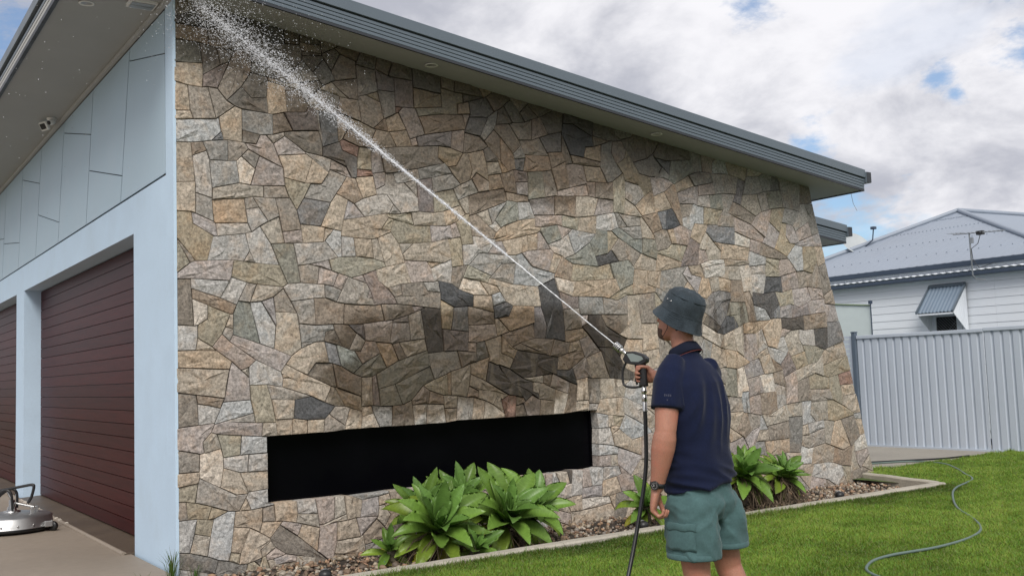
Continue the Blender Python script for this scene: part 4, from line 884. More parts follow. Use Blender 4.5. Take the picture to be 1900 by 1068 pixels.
me = bpy.data.meshes.new('lawn_grass'); me.vertices.add(n*5); me.vertices.foreach_set('co', V_.ravel())
base = (np.arange(n)*5)[:, None]; quad = base+np.array([0,1,3,2]); tri = base+np.array([2,3,4])
li = np.concatenate([quad, tri], 1).ravel().astype(np.int32)
me.loops.add(n*7); me.loops.foreach_set('vertex_index', li); me.polygons.add(n*2)
ls = np.stack((np.arange(n)*7, np.arange(n)*7+4), 1).ravel().astype(np.int32); me.polygons.foreach_set('loop_start', ls)
me.polygons.foreach_set('loop_total', np.tile(np.array([4, 3], np.int32), n))
gcol = np.stack((.175+.055*rn.uniform(-1, 1, n), .285+.07*rn.uniform(-1, 1, n), .034+.014*rn.uniform(-1, 1, n)), 1)
gcol *= 1.06*(1+.36*lo)[:, None]; yl = np.clip(.45*lo+rn.uniform(-.5, .35, n), 0, .6); gcol = gcol*(1-yl[:, None])+np.array([.32, .34, .09])*yl[:, None]
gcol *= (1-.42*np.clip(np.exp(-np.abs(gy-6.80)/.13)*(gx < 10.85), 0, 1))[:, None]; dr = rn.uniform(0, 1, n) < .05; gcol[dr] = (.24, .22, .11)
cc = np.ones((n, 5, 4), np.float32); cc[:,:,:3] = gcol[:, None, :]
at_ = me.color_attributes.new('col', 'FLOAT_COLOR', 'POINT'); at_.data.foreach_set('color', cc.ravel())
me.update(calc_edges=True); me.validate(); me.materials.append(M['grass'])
lawn = bpy.data.objects.new('lawn_grass', me); COL.objects.link(lawn); tag(lawn, 'short green mown lawn grass in front of the garden kerb', 'grass', kind='stuff'); print('blades', n)
def tuft(x, y, n_, h, lab_, seed):
    r_ = random.Random(seed); q = MB()
    for k in range(n_):
        a = r_.uniform(0, 6.28); rr = r_.uniform(0, .05); L_ = h*r_.uniform(.4, 1); l2 = r_.uniform(.2, .7)*L_; w_ = .003
        p = Vector((x+math.cos(a)*rr, y+math.sin(a)*rr, -.01)); dv = Vector((math.cos(a)*l2, math.sin(a)*l2, 0)); sd_ = Vector((-math.sin(a), math.cos(a), 0))*w_
        m1 = p+dv*.3+Vector((0,0,L_*.6)); tp = p+dv+Vector((0,0,L_*.95))
        c = (.07*r_.uniform(.7,1.3), .13*r_.uniform(.7,1.2), .025)
        q.add([p-sd_, p+sd_, m1+sd_*.8, m1-sd_*.8, tp], [(0,1,2,3),(3,2,4)], c)
    return tag(q.build('grass_tuft', M['grass'], None, recalc=False), lab_, 'grass tuft')
tuft(2.30, 8.12, 46, .26, 'tuft of long grass at the foot of the pale blue corner pillar', 3)
tuft(2.46, 8.06, 26, .12, 'short grass tuft growing at the left end of the stone wall', 4)
tuft(2.05, 8.00, 10, .12, 'few thin grass blades on the driveway edge by the pillar', 6)

# ------------------------------------------------------------------ hoses
def smooth(pts, k=8):
    P = [Vector(p) for p in pts]; P = [P[0]*2-P[1]]+P+[P[-1]*2-P[-2]]; out = []
    for i in range(1, len(P)-2):
        for j in range(k):
            f = j/k; a, b, c, d_ = P[i-1], P[i], P[i+1], P[i+2]
            out.append(.5*((2*b)+(c-a)*f+(2*a-5*b+4*c-d_)*f*f+(3*b-a-3*c+d_)*f**3))
    out.append(P[-2]); return out
gh = [(11.55, 9.55), (12.35, 9.1), (13.0, 8.78), (12.9, 8.25), (12.47, 7.78), (11.9, 7.3), (11.41, 6.91), (10.6, 6.62), (9.98, 6.28), (9.2, 5.75), (8.66, 5.26), (8.2, 4.92), (7.75, 4.75), (7.2, 4.69), (6.66, 4.74), (6.3, 4.66), (6.0, 4.42), (5.85, 3.9), (5.9, 3.2), (6.2, 2.2)]
q = MB(); q.tube(smooth([(x, y, .028 if y < 8.4 else .02) for x, y in gh]), .0115, 10)
tag(q.build('garden_hose', M['hose_green'], None), 'pale green garden hose snaking across the lawn from the path', 'hose')
q = MB(); q.tube(smooth([(11.5, 9.75, .018), (12.3, 9.35, .018), (13.1, 8.95, .018), (13.6, 8.7, .018), (14.2, 8.62, .018)]), .012, 8)
tag(q.build('black_cable', M['rubber'], None), 'thin black cable lying along the concrete path edge', 'cable')

# ------------------------------------------------------------------ boundary fence and gate
FX = 15.1
fence = empty('metal_fence', (FX, 11.2, 0), 'pale grey blue ribbed steel boundary fence right of the stone wall', 'fence')
FH = 1.93
def ribbed(y0, y1, x, z0, z1, rib=.152, d=.026):   # trapezoid profile sheet, valleys facing the yard
    prof = []; y = y0
    while y > y1:
        for (dy, dx) in ((0, 0), (.096, 0), (.108, d), (.140, d)):
            yy = y-dy
            if yy < y1: break
            prof.append((x+dx, yy))
        y -= rib
    prof.append((x, y1))
    vs = [(a, b, z0) for a, b in prof]+[(a, b, z1) for a, b in prof]; n_ = len(prof)
    return vs, [(i, i+1, n_+i+1, n_+i) for i in range(n_-1)]
y = 11.13; k = 0
while y > 1.5:
    y2 = y-2.36
    m_ = MB(); vs, fs = ribbed(y-.012, y2+.012, FX-.012, .02, FH-.03); m_.add(vs, fs); o = m_.build('fence_panel', M['fence'], fence, recalc=False)
    sd_ = o.modifiers.new('thick', 'SOLIDIFY'); sd_.thickness = .002
    dz = .012 if k == 0 else 0
    m_ = MB(); m_.box((FX-.032, y2+.004, FH-.045-dz), (FX+.045, y-.004, FH+.012-dz)); m_.build('top_rail', M['fence'], fence, bevel=.006)
    m_ = MB(); m_.box((FX-.028, y2+.004, -.01), (FX+.045, y-.004, .035)); m_.build('bottom_rail', M['fence'], fence)
    if k > 0:
        m_ = MB(); m_.box((FX+.024, y-.02, 0), (FX+.06, y+.02, FH-.05)); m_.build('fence_post', M['fence'], fence)
    y = y2; k += 1
m_ = MB(); m_.box((FX-.05, 11.14, -.05), (FX+.03, 11.21, FH+.05)); m_.build('end_post', M['fence_post'], fence, bevel=.004)
m_ = MB(); m_.box((FX-.056, 11.135, FH+.051), (FX+.036, 11.215, FH+.075)); m_.build('post_cap', M['fence_post'], fence)
gate = empty('slat_gate', (FX, 11.3, 0), 'pale slatted side gate beside the fence post at the end of the stone wall', 'gate')
m_ = MB(); m_.box((FX-.02, 11.235, .05), (FX+.02, 11.275, FH)); m_.box((FX-.02, 12.3, .05), (FX+.02, 12.34, FH)); m_.box((FX-.02, 11.276, FH-.04), (FX+.02, 12.299, FH)); m_.box((FX-.02, 11.276, .05), (FX+.02, 12.299, .09)); m_.build('gate_frame', M['fence'], gate)
z = .10
while z < FH-.12:
    m_ = MB(); m_.box((FX-.010, 11.277, z), (FX+.010, 12.298, z+.068)); m_.build('gate_slat', M['fence'], gate); z += .085

# ------------------------------------------------------------------ neighbour's screen panel and clothes line bracket
sp = empty('screen_panel', (16.2, 11.6, 0), 'plain pale panel with green top edge behind the fence at the stone wall', 'panel')
m_ = MB(); m_.hexa([(16.2,11.6,0),(16.23,11.6,0),(16.23,13.6,0),(16.2,13.6,0),(16.2,11.6,2.51),(16.23,11.6,2.51),(16.23,13.6,2.70),(16.2,13.6,2.70)]); m_.build('sheet', M['panelwhite'], sp)
m_ = MB(); m_.tube([(16.19,11.58,2.515),(16.19,13.6,2.71)], .014, 6); m_.build('top_edge', M['greencap'], sp)
m_ = MB(); m_.tube([(16.17,11.57,1.2),(16.17,11.57,2.58)], .011, 6); m_.box((16.14,11.545,2.54),(16.2,11.595,2.60)); m_.build('corner_post', M['navy'], sp)

# ------------------------------------------------------------------ the neighbour's house
NX = 17.5
nb = empty('neighbour_house', (NX, 10, 0), 'white weatherboard cottage with grey hipped metal roof behind the fence', 'house')
m_ = MB(); m_.box((NX+.03, 4.5, 0), (NX+8, 15.2, 2.98)); wl = m_.build('wall', M['board'], nb)
z = .15
while z < 2.95:
    z1 = min(z+.148, 2.97)
    def brd(y0, y1):
        b_ = MB(); b_.hexa([(NX+.005,y0,z),(NX+.03,y0,z),(NX+.03,y1,z),(NX+.005,y1,z),(NX+.012,y0,z1-.002),(NX+.03,y0,z1-.002),(NX+.03,y1,z1-.002),(NX+.012,y1,z1-.002)])
        b_.build('weatherboard', M['board'], wl)
    cuts_ = sorted([4.5, 15.2, 9.93 if int(z*100) % 2 else 9.9])
    if z < 2.32 and z1 > 1.25: brd(4.5, 9.9); brd(9.902, 10.57); brd(11.18, 15.2)
    else: brd(4.5, 9.9); brd(9.902, 15.2)
    z += .15
# window with aluminium awning hood
wn_ = MB(); wn_.box((NX-.03, 10.575, 1.2), (NX+.02, 10.665, 2.34)); wn_.box((NX-.03, 11.085, 1.2), (NX+.02, 11.175, 2.34)); wn_.box((NX-.03, 10.666, 2.26), (NX+.02, 11.084, 2.34)); wn_.box((NX-.04, 10.666, 1.2), (NX+.02, 11.084, 1.27))
wo_ = wn_.build('window', M['board'], nb)
m_ = MB(); m_.box((NX-.005, 10.667, 1.271), (NX+.01, 11.083, 2.259)); m_.build('insect_screen', M['screen'], wo_)
gr = MB()
for k in range(-14, 16):      # security mesh diamonds
    for sgn in (1, -1):
        y0 = 10.667+.06*k; pts = []
        for i_ in range(30):
            yy = y0+sgn*.033*i_; zz = 1.28+.033*i_
            if 10.668 < yy < 11.08 and zz < 2.25: pts.append((NX-.009-.002*(sgn > 0), yy, zz))
        if len(pts) > 1: gr.tube([pts[0], pts[-1]], .003, 4, False)
gr.build('security_grille', M['antenna'], wo_, recalc=False)
aw = MB(); prof = []; y0, y1 = 10.43, 11.17; A0 = Vector((NX-.03, 0, 2.85)); A1 = Vector((NX-.50, 0, 2.335)); nrm = Vector((-.74, 0, .68))
n_ = 10
for k in range(n_*4+1):
    f = k/(n_*4); prof.append((y0+(y1-y0)*f, .009*(1 if (k % 4) in (1, 2) else -1)))
vs = [(A0.x+nrm.x*h_, yy, A0.z+nrm.z*h_) for yy, h_ in prof]+[(A1.x+nrm.x*h_, yy, A1.z+nrm.z*h_) for yy, h_ in prof]; k_ = len(prof)
aw.add(vs, [(i, i+1, k_+i+1, k_+i) for i in range(k_-1)]); ao = aw.build('window_awning', M['awning'], nb, recalc=False)
so_ = ao.modifiers.new('t', 'SOLIDIFY'); so_.thickness = .003
m_ = MB()
for yy in (y0-.012, y1-.012): m_.hexa([(A1.x-.02,yy,A1.z-.02),(A0.x,yy,A0.z-.03),(A0.x,yy+.024,A0.z-.03),(A1.x-.02,yy+.024,A1.z-.02),(A1.x-.03,yy,A1.z+.025),(A0.x,yy,A0.z+.025),(A0.x,yy+.024,A0.z+.025),(A1.x-.03,yy+.024,A1.z+.025)])
m_.hexa([(A0.x-.05,y0+.013,A0.z-.03),(A0.x,y0+.013,A0.z),(A0.x,y1-.013,A0.z),(A0.x-.05,y1-.013,A0.z-.03),(A0.x-.06,y0+.013,A0.z-.01),(A0.x,y0+.013,A0.z+.03),(A0.x,y1-.013,A0.z+.03),(A0.x-.06,y1-.013,A0.z-.01)])
m_.build('awning_frame', M['colorbond'], ao)
m_ = MB()
for yy in (y0+.004, y1-.004):
    m_ = MB()
    prf = [(A0.x, A0.z-.04), (A1.x+.01, A1.z-.03), (NX-.03, 1.92)]
    m_.prism([(a, yy-.003, b) for a, b in prf], (0, .006, 0))
    for j in range(1, 9):
        xx = A0.x+(A1.x-A0.x)*j/9; zt_ = A0.z-.05+(A1.z-A0.z)*j/9; zb_ = 1.92+(A1.z-.03-1.92)*j/9
        if zt_-zb_ > .03: m_.box((xx-.006, yy-.009, zb_), (xx+.006, yy-.0029, zt_))
    m_.build('awning_side', M['board'], ao)
m_ = MB(); m_.box((A1.x-.012, y0+.012, A1.z-.05), (A1.x+.012, y1-.012, A1.z-.022)); m_.build('awning_valance', M['board'], ao)
# lower skirt roof edge, white strip, upper gutter
def gutter(name, x, z, h_, d_, y0=4.6, y1=15.0):
    m_ = MB(); m_.box((x-d_, y0, z-h_), (x, y1, z)); return m_.build(name, M['navy'], nb, bevel=.012)
gutter('lower_gutter', NX-.10, 3.045, .075, .09)
m_ = MB(); prof = []
yy = 4.6
while yy < 15.0: prof.append((yy, .006*math.sin(yy*2*math.pi/.152))); yy += .019
n_ = len(prof); vs = [(NX-.20, a, 3.062+b) for a, b in prof]+[(NX+.1, a, 3.125+b) for a, b in prof]
m_.add(vs, [(i, i+1, n_+i+1, n_+i) for i in range(n_-1)], None, True); o = m_.build('skirt_roof', M['board'], nb, recalc=False); o.modifiers.new('t', 'SOLIDIFY').thickness = .004
m_ = MB(); m_.box((NX-.04, 4.6, 2.97), (NX+.2, 15.0, 3.25)); m_.build('fascia', M['board'], nb)
gutter('upper_gutter', NX-.041, 3.255, .095, .10)
# hipped corrugated roof
EZ, EX = 3.262, NX-.09
PK = Vector((20.9, 12.52, 4.73)); CL_, CR_ = Vector((EX, 15.35, EZ)), Vector((EX, 8.66, EZ)); BK = Vector((27., 9.4, 4.2)); B2 = Vector((27., 5.0, 3.2))
def corr(a, b, apex, name):      # sheet with ribs running up the slope, clipped to the triangle a-b-apex
    e = (b-a); L_ = e.length; e.normalize(); w_ = apex-a; s0 = w_.dot(e); up = w_-e*s0; Hh = up.length; up.normalize(); nn = e.cross(up).normalized()
    if nn.z < 0: nn = -nn
    m_ = MB(); p = .19/4; k = 0; prev = None; vs = []; s_ = 0.
    ks = int(L_/p)
    for k in range(ks+1):
        s_ = k*p; top = Hh*s_/s0 if s_ < s0 else Hh*(L_-s_)/(L_-s0); off = nn*(.004 if k % 4 == 0 else -.001)
        vs += [a+e*s_+off, a+e*s_+up*max(top, .001)+off]
    m_.add(vs, [(2*i, 2*i+2, 2*i+3, 2*i+1) for i in range(ks)]); return m_.build(name, M['roofsheet'], nb, recalc=False)
corr(CL_, CR_, PK, 'roof'); 
m_ = MB(); m_.add([CR_, B2, BK, PK], [(0,1,2,3)]); m_.build('roof_side', M['roofsheet'], nb, recalc=False)
CLB = Vector((27, 17, 3.2)); m_ = MB(); m_.add([CL_, PK, BK, CLB], [(0,1,2,3)]); m_.build('roof_far_side', M['roofsheet'], nb, recalc=False)
for a, b in ((CL_, PK), (CR_, PK), (PK, BK)):
    m_ = MB(); m_.tube([a+Vector((0,0,.03)), b+Vector((0,0,.03))], .05, 8); m_.build('ridge_capping', M['roofsheet'], nb)
# screw rows on the sheet
scr = MB()
for f in (.18, .42, .66, .86):
    for k in range(26):
        s_ = k/25; a = CL_.lerp(PK, f); b = CR_.lerp(PK, f); p = a.lerp(b, s_)
        scr.box((p.x-.012, p.y-.008, p.z+.0), (p.x+.012, p.y+.008, p.z+.016))
so_ = scr.build('roof_screws', M['roofsheet'], nb); so_['kind'] = 'stuff'
# satellite dish and antenna
sdh = empty('satellite_dish', (19.15, 13.95, 3.95), 'pale satellite dish on the far slope of the neighbour roof', 'satellite dish')
dc = Vector((19.2, 14.02, 4.12)); ax = Vector((-.25, -.75, .60)).normalized(); q = MB()
q.lathe([(.001,-.075),(.12,-.062),(.24,-.03),(.33,.012),(.336,.012),(.24,-.04),(.12,-.072),(.001,-.085)], dc, 28, ax); q.build('reflector', M['dish'], sdh)
q = MB(); q.tube([dc-ax*.02+Vector((0,0,-.25)), dc+ax*.22+Vector((.10,-.25,-.1)), dc+ax*.40+Vector((.05,-.22,.02))], .014, 6); ar_ = q.build('feed_arm', M['navy'], sdh)
pt = dc+ax*.40+Vector((.05,-.22,.04)); q = MB(); q.box(pt-Vector((.05,.05,.03)), pt+Vector((.05,.05,.03))); q.build('feed_horn', M['navy'], ar_, bevel=.01)
q = MB(); q.tube([dc-ax*.08, Vector((19.3, 14.1, 3.55))], .025, 8); q.build('mount_pole', M['navy'], sdh)
an = empty('tv_antenna', (17.02, 10.0, 2.9), 'television antenna on a bent mast fixed above the cottage gutter', 'antenna')
q = MB(); q.tube([(17.25, 9.92, 2.86), (17.04, 9.98, 2.88), (17.0, 10.0, 2.95), (17.0, 10.01, 3.72)], .014, 8); q.build('mast', M['antenna'], an)
q = MB(); b0, b1 = Vector((17.0, 10.32, 3.72)), Vector((16.95, 9.35, 3.66)); q.tube([b0, b1], .009, 6); bo = q.build('boom', M['antenna'], an)
for k in range(13):
    f = k/12; p = b0.lerp(b1, f); l_ = .10+.10*(1-f) if k < 4 else .075
    q = MB(); q.tube([p+Vector((-l_, 0, .01)), p+Vector((l_, 0, .01))], .005, 5); q.build('element', M['antenna'], bo)
q = MB(); q.box((16.96, 9.74, 3.65), (17.04, 9.86, 3.72)); q.tube([(17.0, 9.8, 3.66), (17.0, 9.86, 3.5), (17.0, 9.99, 3.42), (17.0, 9.97, 3.2), (17.0, 9.86, 3.06), (17.06, 9.6, 3.14)], .006, 6); q.build('cable', M['black_plastic'], an)
q = MB(); q.box((16.98, 9.95, 3.52), (17.03, 10.0, 3.62)); q.build('junction_box', M['antenna'], an)

# ------------------------------------------------------------------ flat surface cleaner on the driveway
C0 = Vector((1.72, 12.05, 0))
fc = empty('surface_cleaner', C0, 'round stainless flat surface cleaner with black handle on the driveway', 'surface cleaner')
RD = .40
q = MB(); q.lathe([(RD-.03,.02),(RD,.022),(RD+.004,.05),(RD,.052),(RD-.01,.052)], C0, 48); q.build('brush_skirt', M['rubber'], fc)
q = MB(); q.lathe([(RD+.012,.054),(RD+.012,.066),(RD,.07),(RD-.002,.155),(RD-.03,.175),(RD*.5,.20),(.06,.205),(.001,.205)], C0, 64); dk = q.build('deck', M['alu'], fc)
for k in range(16):
    a = 2*math.pi*k/16; p = C0+Vector((math.cos(a)*(RD+.001), math.sin(a)*(RD+.001), .09)); q = MB(); q.lathe([(.009,0),(.009,.006),(.001,.008)], p, 8, (math.cos(a), math.sin(a), 0)); q.build('rivet', M['steel'], dk)
q = MB(); q.lathe([(.085,.203),(.085,.216),(.05,.222),(.04,.26),(.03,.262),(.03,.33),(.001,.332)], C0, 28); q.build('swivel', M['steel'], fc)
u_ = Vector((.823, -.567, 0)); w_ = Vector((.567, .823, 0))
for s_ in (-1, 1):
    for t_ in (-1, 1):
        p = C0+u_*.24*s_+w_*.05*t_; q = MB(); q.box(p+Vector((-.018,-.018,.19)), p+Vector((.018,.018,.255))); q.build('bracket', M['steel'], fc, bevel=.004)
    for t_ in (-1, 1):
        p = C0+u_*.27*s_+w_*.05*t_
q = MB()
for t_ in (-1, 1):
    q.tube(smooth([C0+u_*-.25+w_*.04*t_+Vector((0,0,.235)), C0+u_*-.17+w_*.05*t_+Vector((0,0,.36)), C0+u_*-.05+w_*.06*t_+Vector((0,0,.44)), C0+u_*.02+w_*.06*t_+Vector((0,0,.40)), C0+u_*.03+w_*.05*t_+Vector((0,0,.24))]), .014, 8)
q.tube([C0+u_*-.55+Vector((0,0,.435)), C0+u_*-.12+Vector((0,0,.435)), C0+u_*.20+Vector((0,0,.485))], .015, 8)
q.tube(smooth([C0+u_*.20+Vector((0,0,.485)), C0+u_*.235+Vector((0,0,.47)), C0+u_*.21+Vector((0,0,.36)), C0+u_*.17+Vector((0,0,.29))]), .016, 8)
q.build('handle_frame', M['black_plastic'], fc)
q = MB(); q.tube([C0+u_*.02+Vector((0,0,.30)), C0+u_*.15+Vector((0,0,.27)), C0+u_*.24+Vector((0,0,.25))], .012, 8); q.tube([C0+Vector((0,0,.33)), C0+u_*-.05+Vector((0,0,.42))], .014, 8); q.build('feed_pipe', M['steel'], fc)
p = C0+u_*(RD+.05)+w_*-.08
q = MB(); q.box(p+Vector((-.06,-.03,.05)), p+Vector((.02,.03,.11))); q.build('castor_bracket', M['alu'], fc, bevel=.006)
q = MB(); q.lathe([(.001,-.02),(.045,-.02),(.05,-.01),(.05,.01),(.045,.02),(.001,.02)], p+Vector((.03,0,.05)), 20, (w_+u_*.3)); q.build('castor_wheel', M['rubber'], fc)

# ------------------------------------------------------------------ the man
PO = Vector((3.559, 3.592, 0)); PR = R(10)
man = empty('person', PO, 'man in bucket hat, navy polo and green grey shorts spraying the stone wall', 'person', rotz=PR)
WM = Matrix.Translation(PO) @ Matrix.Rotation(PR, 4, 'Z')
def closed_tube(mb, pts, rs, n=16, flat=None):
    """limb: points, radii; rounded ends; flat=(axis, factor) squashes one direction"""
    P = [Vector(p) for p in pts]; rs = list(rs)
    d0 = (P[0]-P[1]).normalized(); d1 = (P[-1]-P[-2]).normalized()
    A = [P[0]+d0*rs[0]*.95, P[0]+d0*rs[0]*.6]; B = [P[-1]+d1*rs[-1]*.6, P[-1]+d1*rs[-1]*.95]
    mb.tube(A+P+B, [rs[0]*.3, rs[0]*.8]+rs+[rs[-1]*.8, rs[-1]*.3], n); return mb
def cring(c, rx, ry, n=28, p=2.3, M_=None):
    out = []
    for j in range(n):
        a = 2*math.pi*j/n; ca, sa = math.cos(a), math.sin(a)
        v = Vector((rx*math.copysign(abs(ca)**(2/p), ca), ry*math.copysign(abs(sa)**(2/p), sa), 0))
        if M_ is not None: v = M_ @ v
        out.append(Vector(c)+v)
    return out
def solidify(mb, name, mat, parent, voxel, smooth, disp=None):
    o = mb.build(name, mat, None)
    r = o.modifiers.new('r', 'REMESH'); r.mode = 'VOXEL'; r.voxel_size = voxel; r.use_smooth_shade = True
    s_ = o.modifiers.new('s', 'SMOOTH'); s_.factor = .5; s_.iterations = smooth
    bpy.context.view_layer.update()
    me = bpy.data.meshes.new_from_object(o.evaluated_get(bpy.context.evaluated_depsgraph_get()))
    bpy.data.objects.remove(o); me.name = name
    if disp:
        n = len(me.vertices); co = np.zeros(n*3, np.float32); no = np.zeros(n*3, np.float32)
        me.vertices.foreach_get('co', co); me.vertex_normals.foreach_get('vector', no)
        co = co.reshape(-1, 3); no = no.reshape(-1, 3)
        dv = np.array([disp(Vector(c), Vector(k)) for c, k in zip(co.tolist(), no.tolist())], np.float32)
        me.vertices.foreach_set('co', (co+no*dv[:, None]).ravel()); me.update()
    me.polygons.foreach_set('use_smooth', [True]*len(me.polygons))
    if not me.materials: me.materials.append(mat)
    o = bpy.data.objects.new(name, me); COL.objects.link(o); o.parent = parent; ORG[o] = Vector((0, 0, 0)); return o

Lsh, Lel, Lwr = Vector((-.186, .008, 1.462)), Vector((-.250, -.006, 1.195)), Vector((-.256, .055, .934))
Rsh, Rel, Rwr = Vector((.185, .03, 1.455)), Vector((.280, .19, 1.275)), Vector((.143, .328, 1.452))
HC = Vector((.002, .066, 1.736))
HM = Matrix.Rotation(R(5), 3, 'Z') @ Matrix.Rotation(R(17), 3, 'X')
def hp(x, y, z): return HC + HM @ Vector((x, y, z))

def hand(mb, W, d, n, t, curls, tip_spread=.0, thumb=None, sc=1.0):
    d = d.normalized(); n = (n-d*n.dot(d)).normalized(); t = (t-d*t.dot(d)-n*t.dot(n)).normalized()
    # palm
    rg = []
    for f, rx, ry in ((-.25,.024,.019), (0,.027,.021), (.2,.034,.020), (.5,.041,.018), (.8,.043,.016), (1.0,.041,.013), (1.08,.034,.009)):
        c = W + d*(.088*f*sc); ring = []
        for j in range(18):
            a = 2*math.pi*j/18; ring.append(c + t*(math.cos(a)*rx*sc) + n*(math.sin(a)*ry*sc))
        rg.append(ring)
    mb.rings(rg)
    mb.lathe([(.001,-.022),(.014,-.016),(.019,0),(.014,.016),(.001,.022)], W+d*.03*sc+t*.022*sc+n*.010*sc, 12, d+t*.4)   # thumb mound
    for k, (off, L_) in enumerate(((.031, .94), (.0105, 1.04), (-.0105, .97), (-.031, .78))):
        c = W + d*(.086*sc) + t*(off*sc) - n*.001; a = 0; pts = [c-d*.02]; rr = [.0095]
        pts.append(c); rr.append(.0098)
        for s_, (l_, r_) in enumerate(((.046,.0088), (.028,.0080), (.022,.0066))):
            a += curls[k][s_]; dv = d*math.cos(a)+n*math.sin(a)+t*(off*tip_spread)
            c = c + dv*(l_*L_*sc); pts.append(c); rr.append(r_)
        closed_tube(mb, pts, [q*sc for q in rr], 10)
    if thumb:
        pts = [W+d*.022*sc+t*.020*sc+n*.006*sc]; rr = [.0135]
        c = pts[0]
        for dv, l_, r_ in thumb:
            v = (d*dv[0]+n*dv[1]+t*dv[2]).normalized(); c = c+v*l_*sc; pts.append(c); rr.append(r_)
        closed_tube(mb, pts, [q*sc for q in rr], 10)
B = MB()
# trunk (under the shirt)
B.rings([cring((0, cy, z), rx, ry) for z, cy, rx, ry in ((.80,-.01,.11,.08),(.86,-.01,.135,.095),(.95,-.005,.145,.10),(1.08,0,.152,.105),(1.22,0,.165,.105),(1.36,.005,.178,.104),(1.43,.01,.165,.092),(1.49,.02,.11,.07),(1.53,.035,.06,.05))])
closed_tube(B, [(0,.022,1.46), (0,.040,1.53), (.001,.052,1.61), (.002,.056,1.69)], [.062,.058,.056,.06], 18)
# head
hr = [(-.122,.055,.020,.018),(-.112,.05,.040,.038),(-.092,.036,.053,.060),(-.06,.02,.063,.081),(-.025,.008,.069,.092),(.01,.0,.073,.097),(.045,-.004,.076,.100),(.08,-.006,.069,.091),(.105,-.006,.050,.068),(.118,-.006,.02,.03)]
headrings = [[hp(*v) for v in cring((0, cy, z), rx, ry, 28, 2.15)] for z, cy, rx, ry in hr]
B.rings(headrings)
B.rings([[hp(*(Vector((0, y, z))+Vector((w_*math.cos(a), .004*math.sin(a), h_*math.sin(a))))) for a in [2*math.pi*j/12 for j in range(12)]] for y, z, w_, h_ in ((.075,-.01,.012,.035),(.100,-.016,.013,.028),(.114,-.030,.015,.014),(.122,-.037,.010,.008))])
for s_ in (-1, 1):
    B.lathe([(.001,-.008),(.016,-.006),(.021,0),(.016,.007),(.001,.009)], hp(.074*s_, -.012, -.012), 12, HM @ Vector((s_, -.35, .1)))
    B.lathe([(.001,-.008),(.010,-.005),(.012,.002),(.001,.007)], hp(.072*s_, -.006, -.032), 10, HM @ Vector((s_, -.3, 0)))
    B.lathe([(.001,-.01),(.018,-.004),(.012,.006),(.001,.008)], hp(.030*s_, .082, .012), 12, HM @ Vector((0, 1, .2)))     # brow
B.lathe([(.001,-.006),(.020,-.003),(.018,.004),(.001,.008)], hp(0, .092, -.066), 14, HM @ Vector((0, 1, 0)))   # lips
B.lathe([(.001,-.01),(.022,-.004),(.016,.008),(.001,.014)], hp(0, .074, -.104), 14, HM @ Vector((0, 1, -.3)))  # chin
# arms
def arm(sh, el, wr):
    u_ = (el-sh); f_ = (wr-el)
    closed_tube(B, [sh+u_*.12, sh+u_*.3, sh+u_*.55, sh+u_*.85, el], [.044,.056,.060,.054,.051], 18)
    closed_tube(B, [el, el+f_*.12, el+f_*.30, el+f_*.6, el+f_*.85, wr], [.051,.057,.0575,.048,.038,.034], 18)
arm(Lsh, Lel, Lwr); arm(Rsh, Rel, Rwr)
hand(B, Lwr+Vector((-.002,.006,-.014)), Vector((-.06,.20,-1)), Vector((.55,-.85,0)), Vector((.85,.5,0)), [(.7,1.25,.8),(.8,1.3,.8),(.9,1.35,.85),(1.0,1.35,.85)], 1.0, [((.75,.35,.45),.045,.0115),((.85,.45,.05),.034,.0102),((.85,.6,-.15),.026,.008)], 1.12)
hand(B, Rwr, Vector((-.06,1,.12)), Vector((-1,0,0)), Vector((0,0,1)), [(.95,1.25,.75),(1.0,1.3,.8),(1.0,1.3,.85),(.95,1.3,.85)], .0, [((.65,.55,.75),.040,.0115),((.75,.75,.05),.032,.0100),((.9,.35,-.1),.026,.008)])
# legs
LEG = ((-1, Vector((-.095,-.005,.90)), Vector((-.095,-.035,.50)), Vector((-.095,-.11,.09))), (1, Vector((.095,-.005,.90)), Vector((.166,-.04,.505)), Vector((.212,-.125,.09))))
for s_, hip, kn, an_ in LEG:
    th = kn-hip; sh_ = an_-kn; cb = Vector((0, -.022, 0))
    closed_tube(B, [hip, hip+th*.3, hip+th*.6, hip+th*.88, kn], [.070,.080,.079,.069,.064], 20)
    closed_tube(B, [kn, kn+sh_*.12+cb*.5, kn+sh_*.33+cb, kn+sh_*.6+cb*.5, kn+sh_*.85, an_], [.064,.062,.066,.053,.041,.039], 20)
    closed_tube(B, [kn+Vector((0,.022,.025)), kn+Vector((0,.026,-.02))], [.036,.034], 12)
    closed_tube(B, [an_, an_+Vector((.01*s_,.05,-.045)), an_+Vector((.02*s_,.14,-.062))], [.034,.034,.026], 14)
body = solidify(B, 'body', M['skin'], man, .0052, 3)
# eyes under the brim
for s_ in (-1, 1):
    q = MB(); q.lathe([(.001,-.011),(.0085,-.007),(.011,0),(.0085,.007),(.001,.011)], hp(.030*s_, .082, -.004), 14, HM @ Vector((0,1,0))); e_ = q.build('eye', M['eye'], man)
    q = MB(); q.lathe([(.0055,.0),(.004,.0015),(.0005,.002)], hp(.030*s_, .0927, -.003), 12, HM @ Vector((0,1,.1))); q.build('iris', M['hair'], e_)
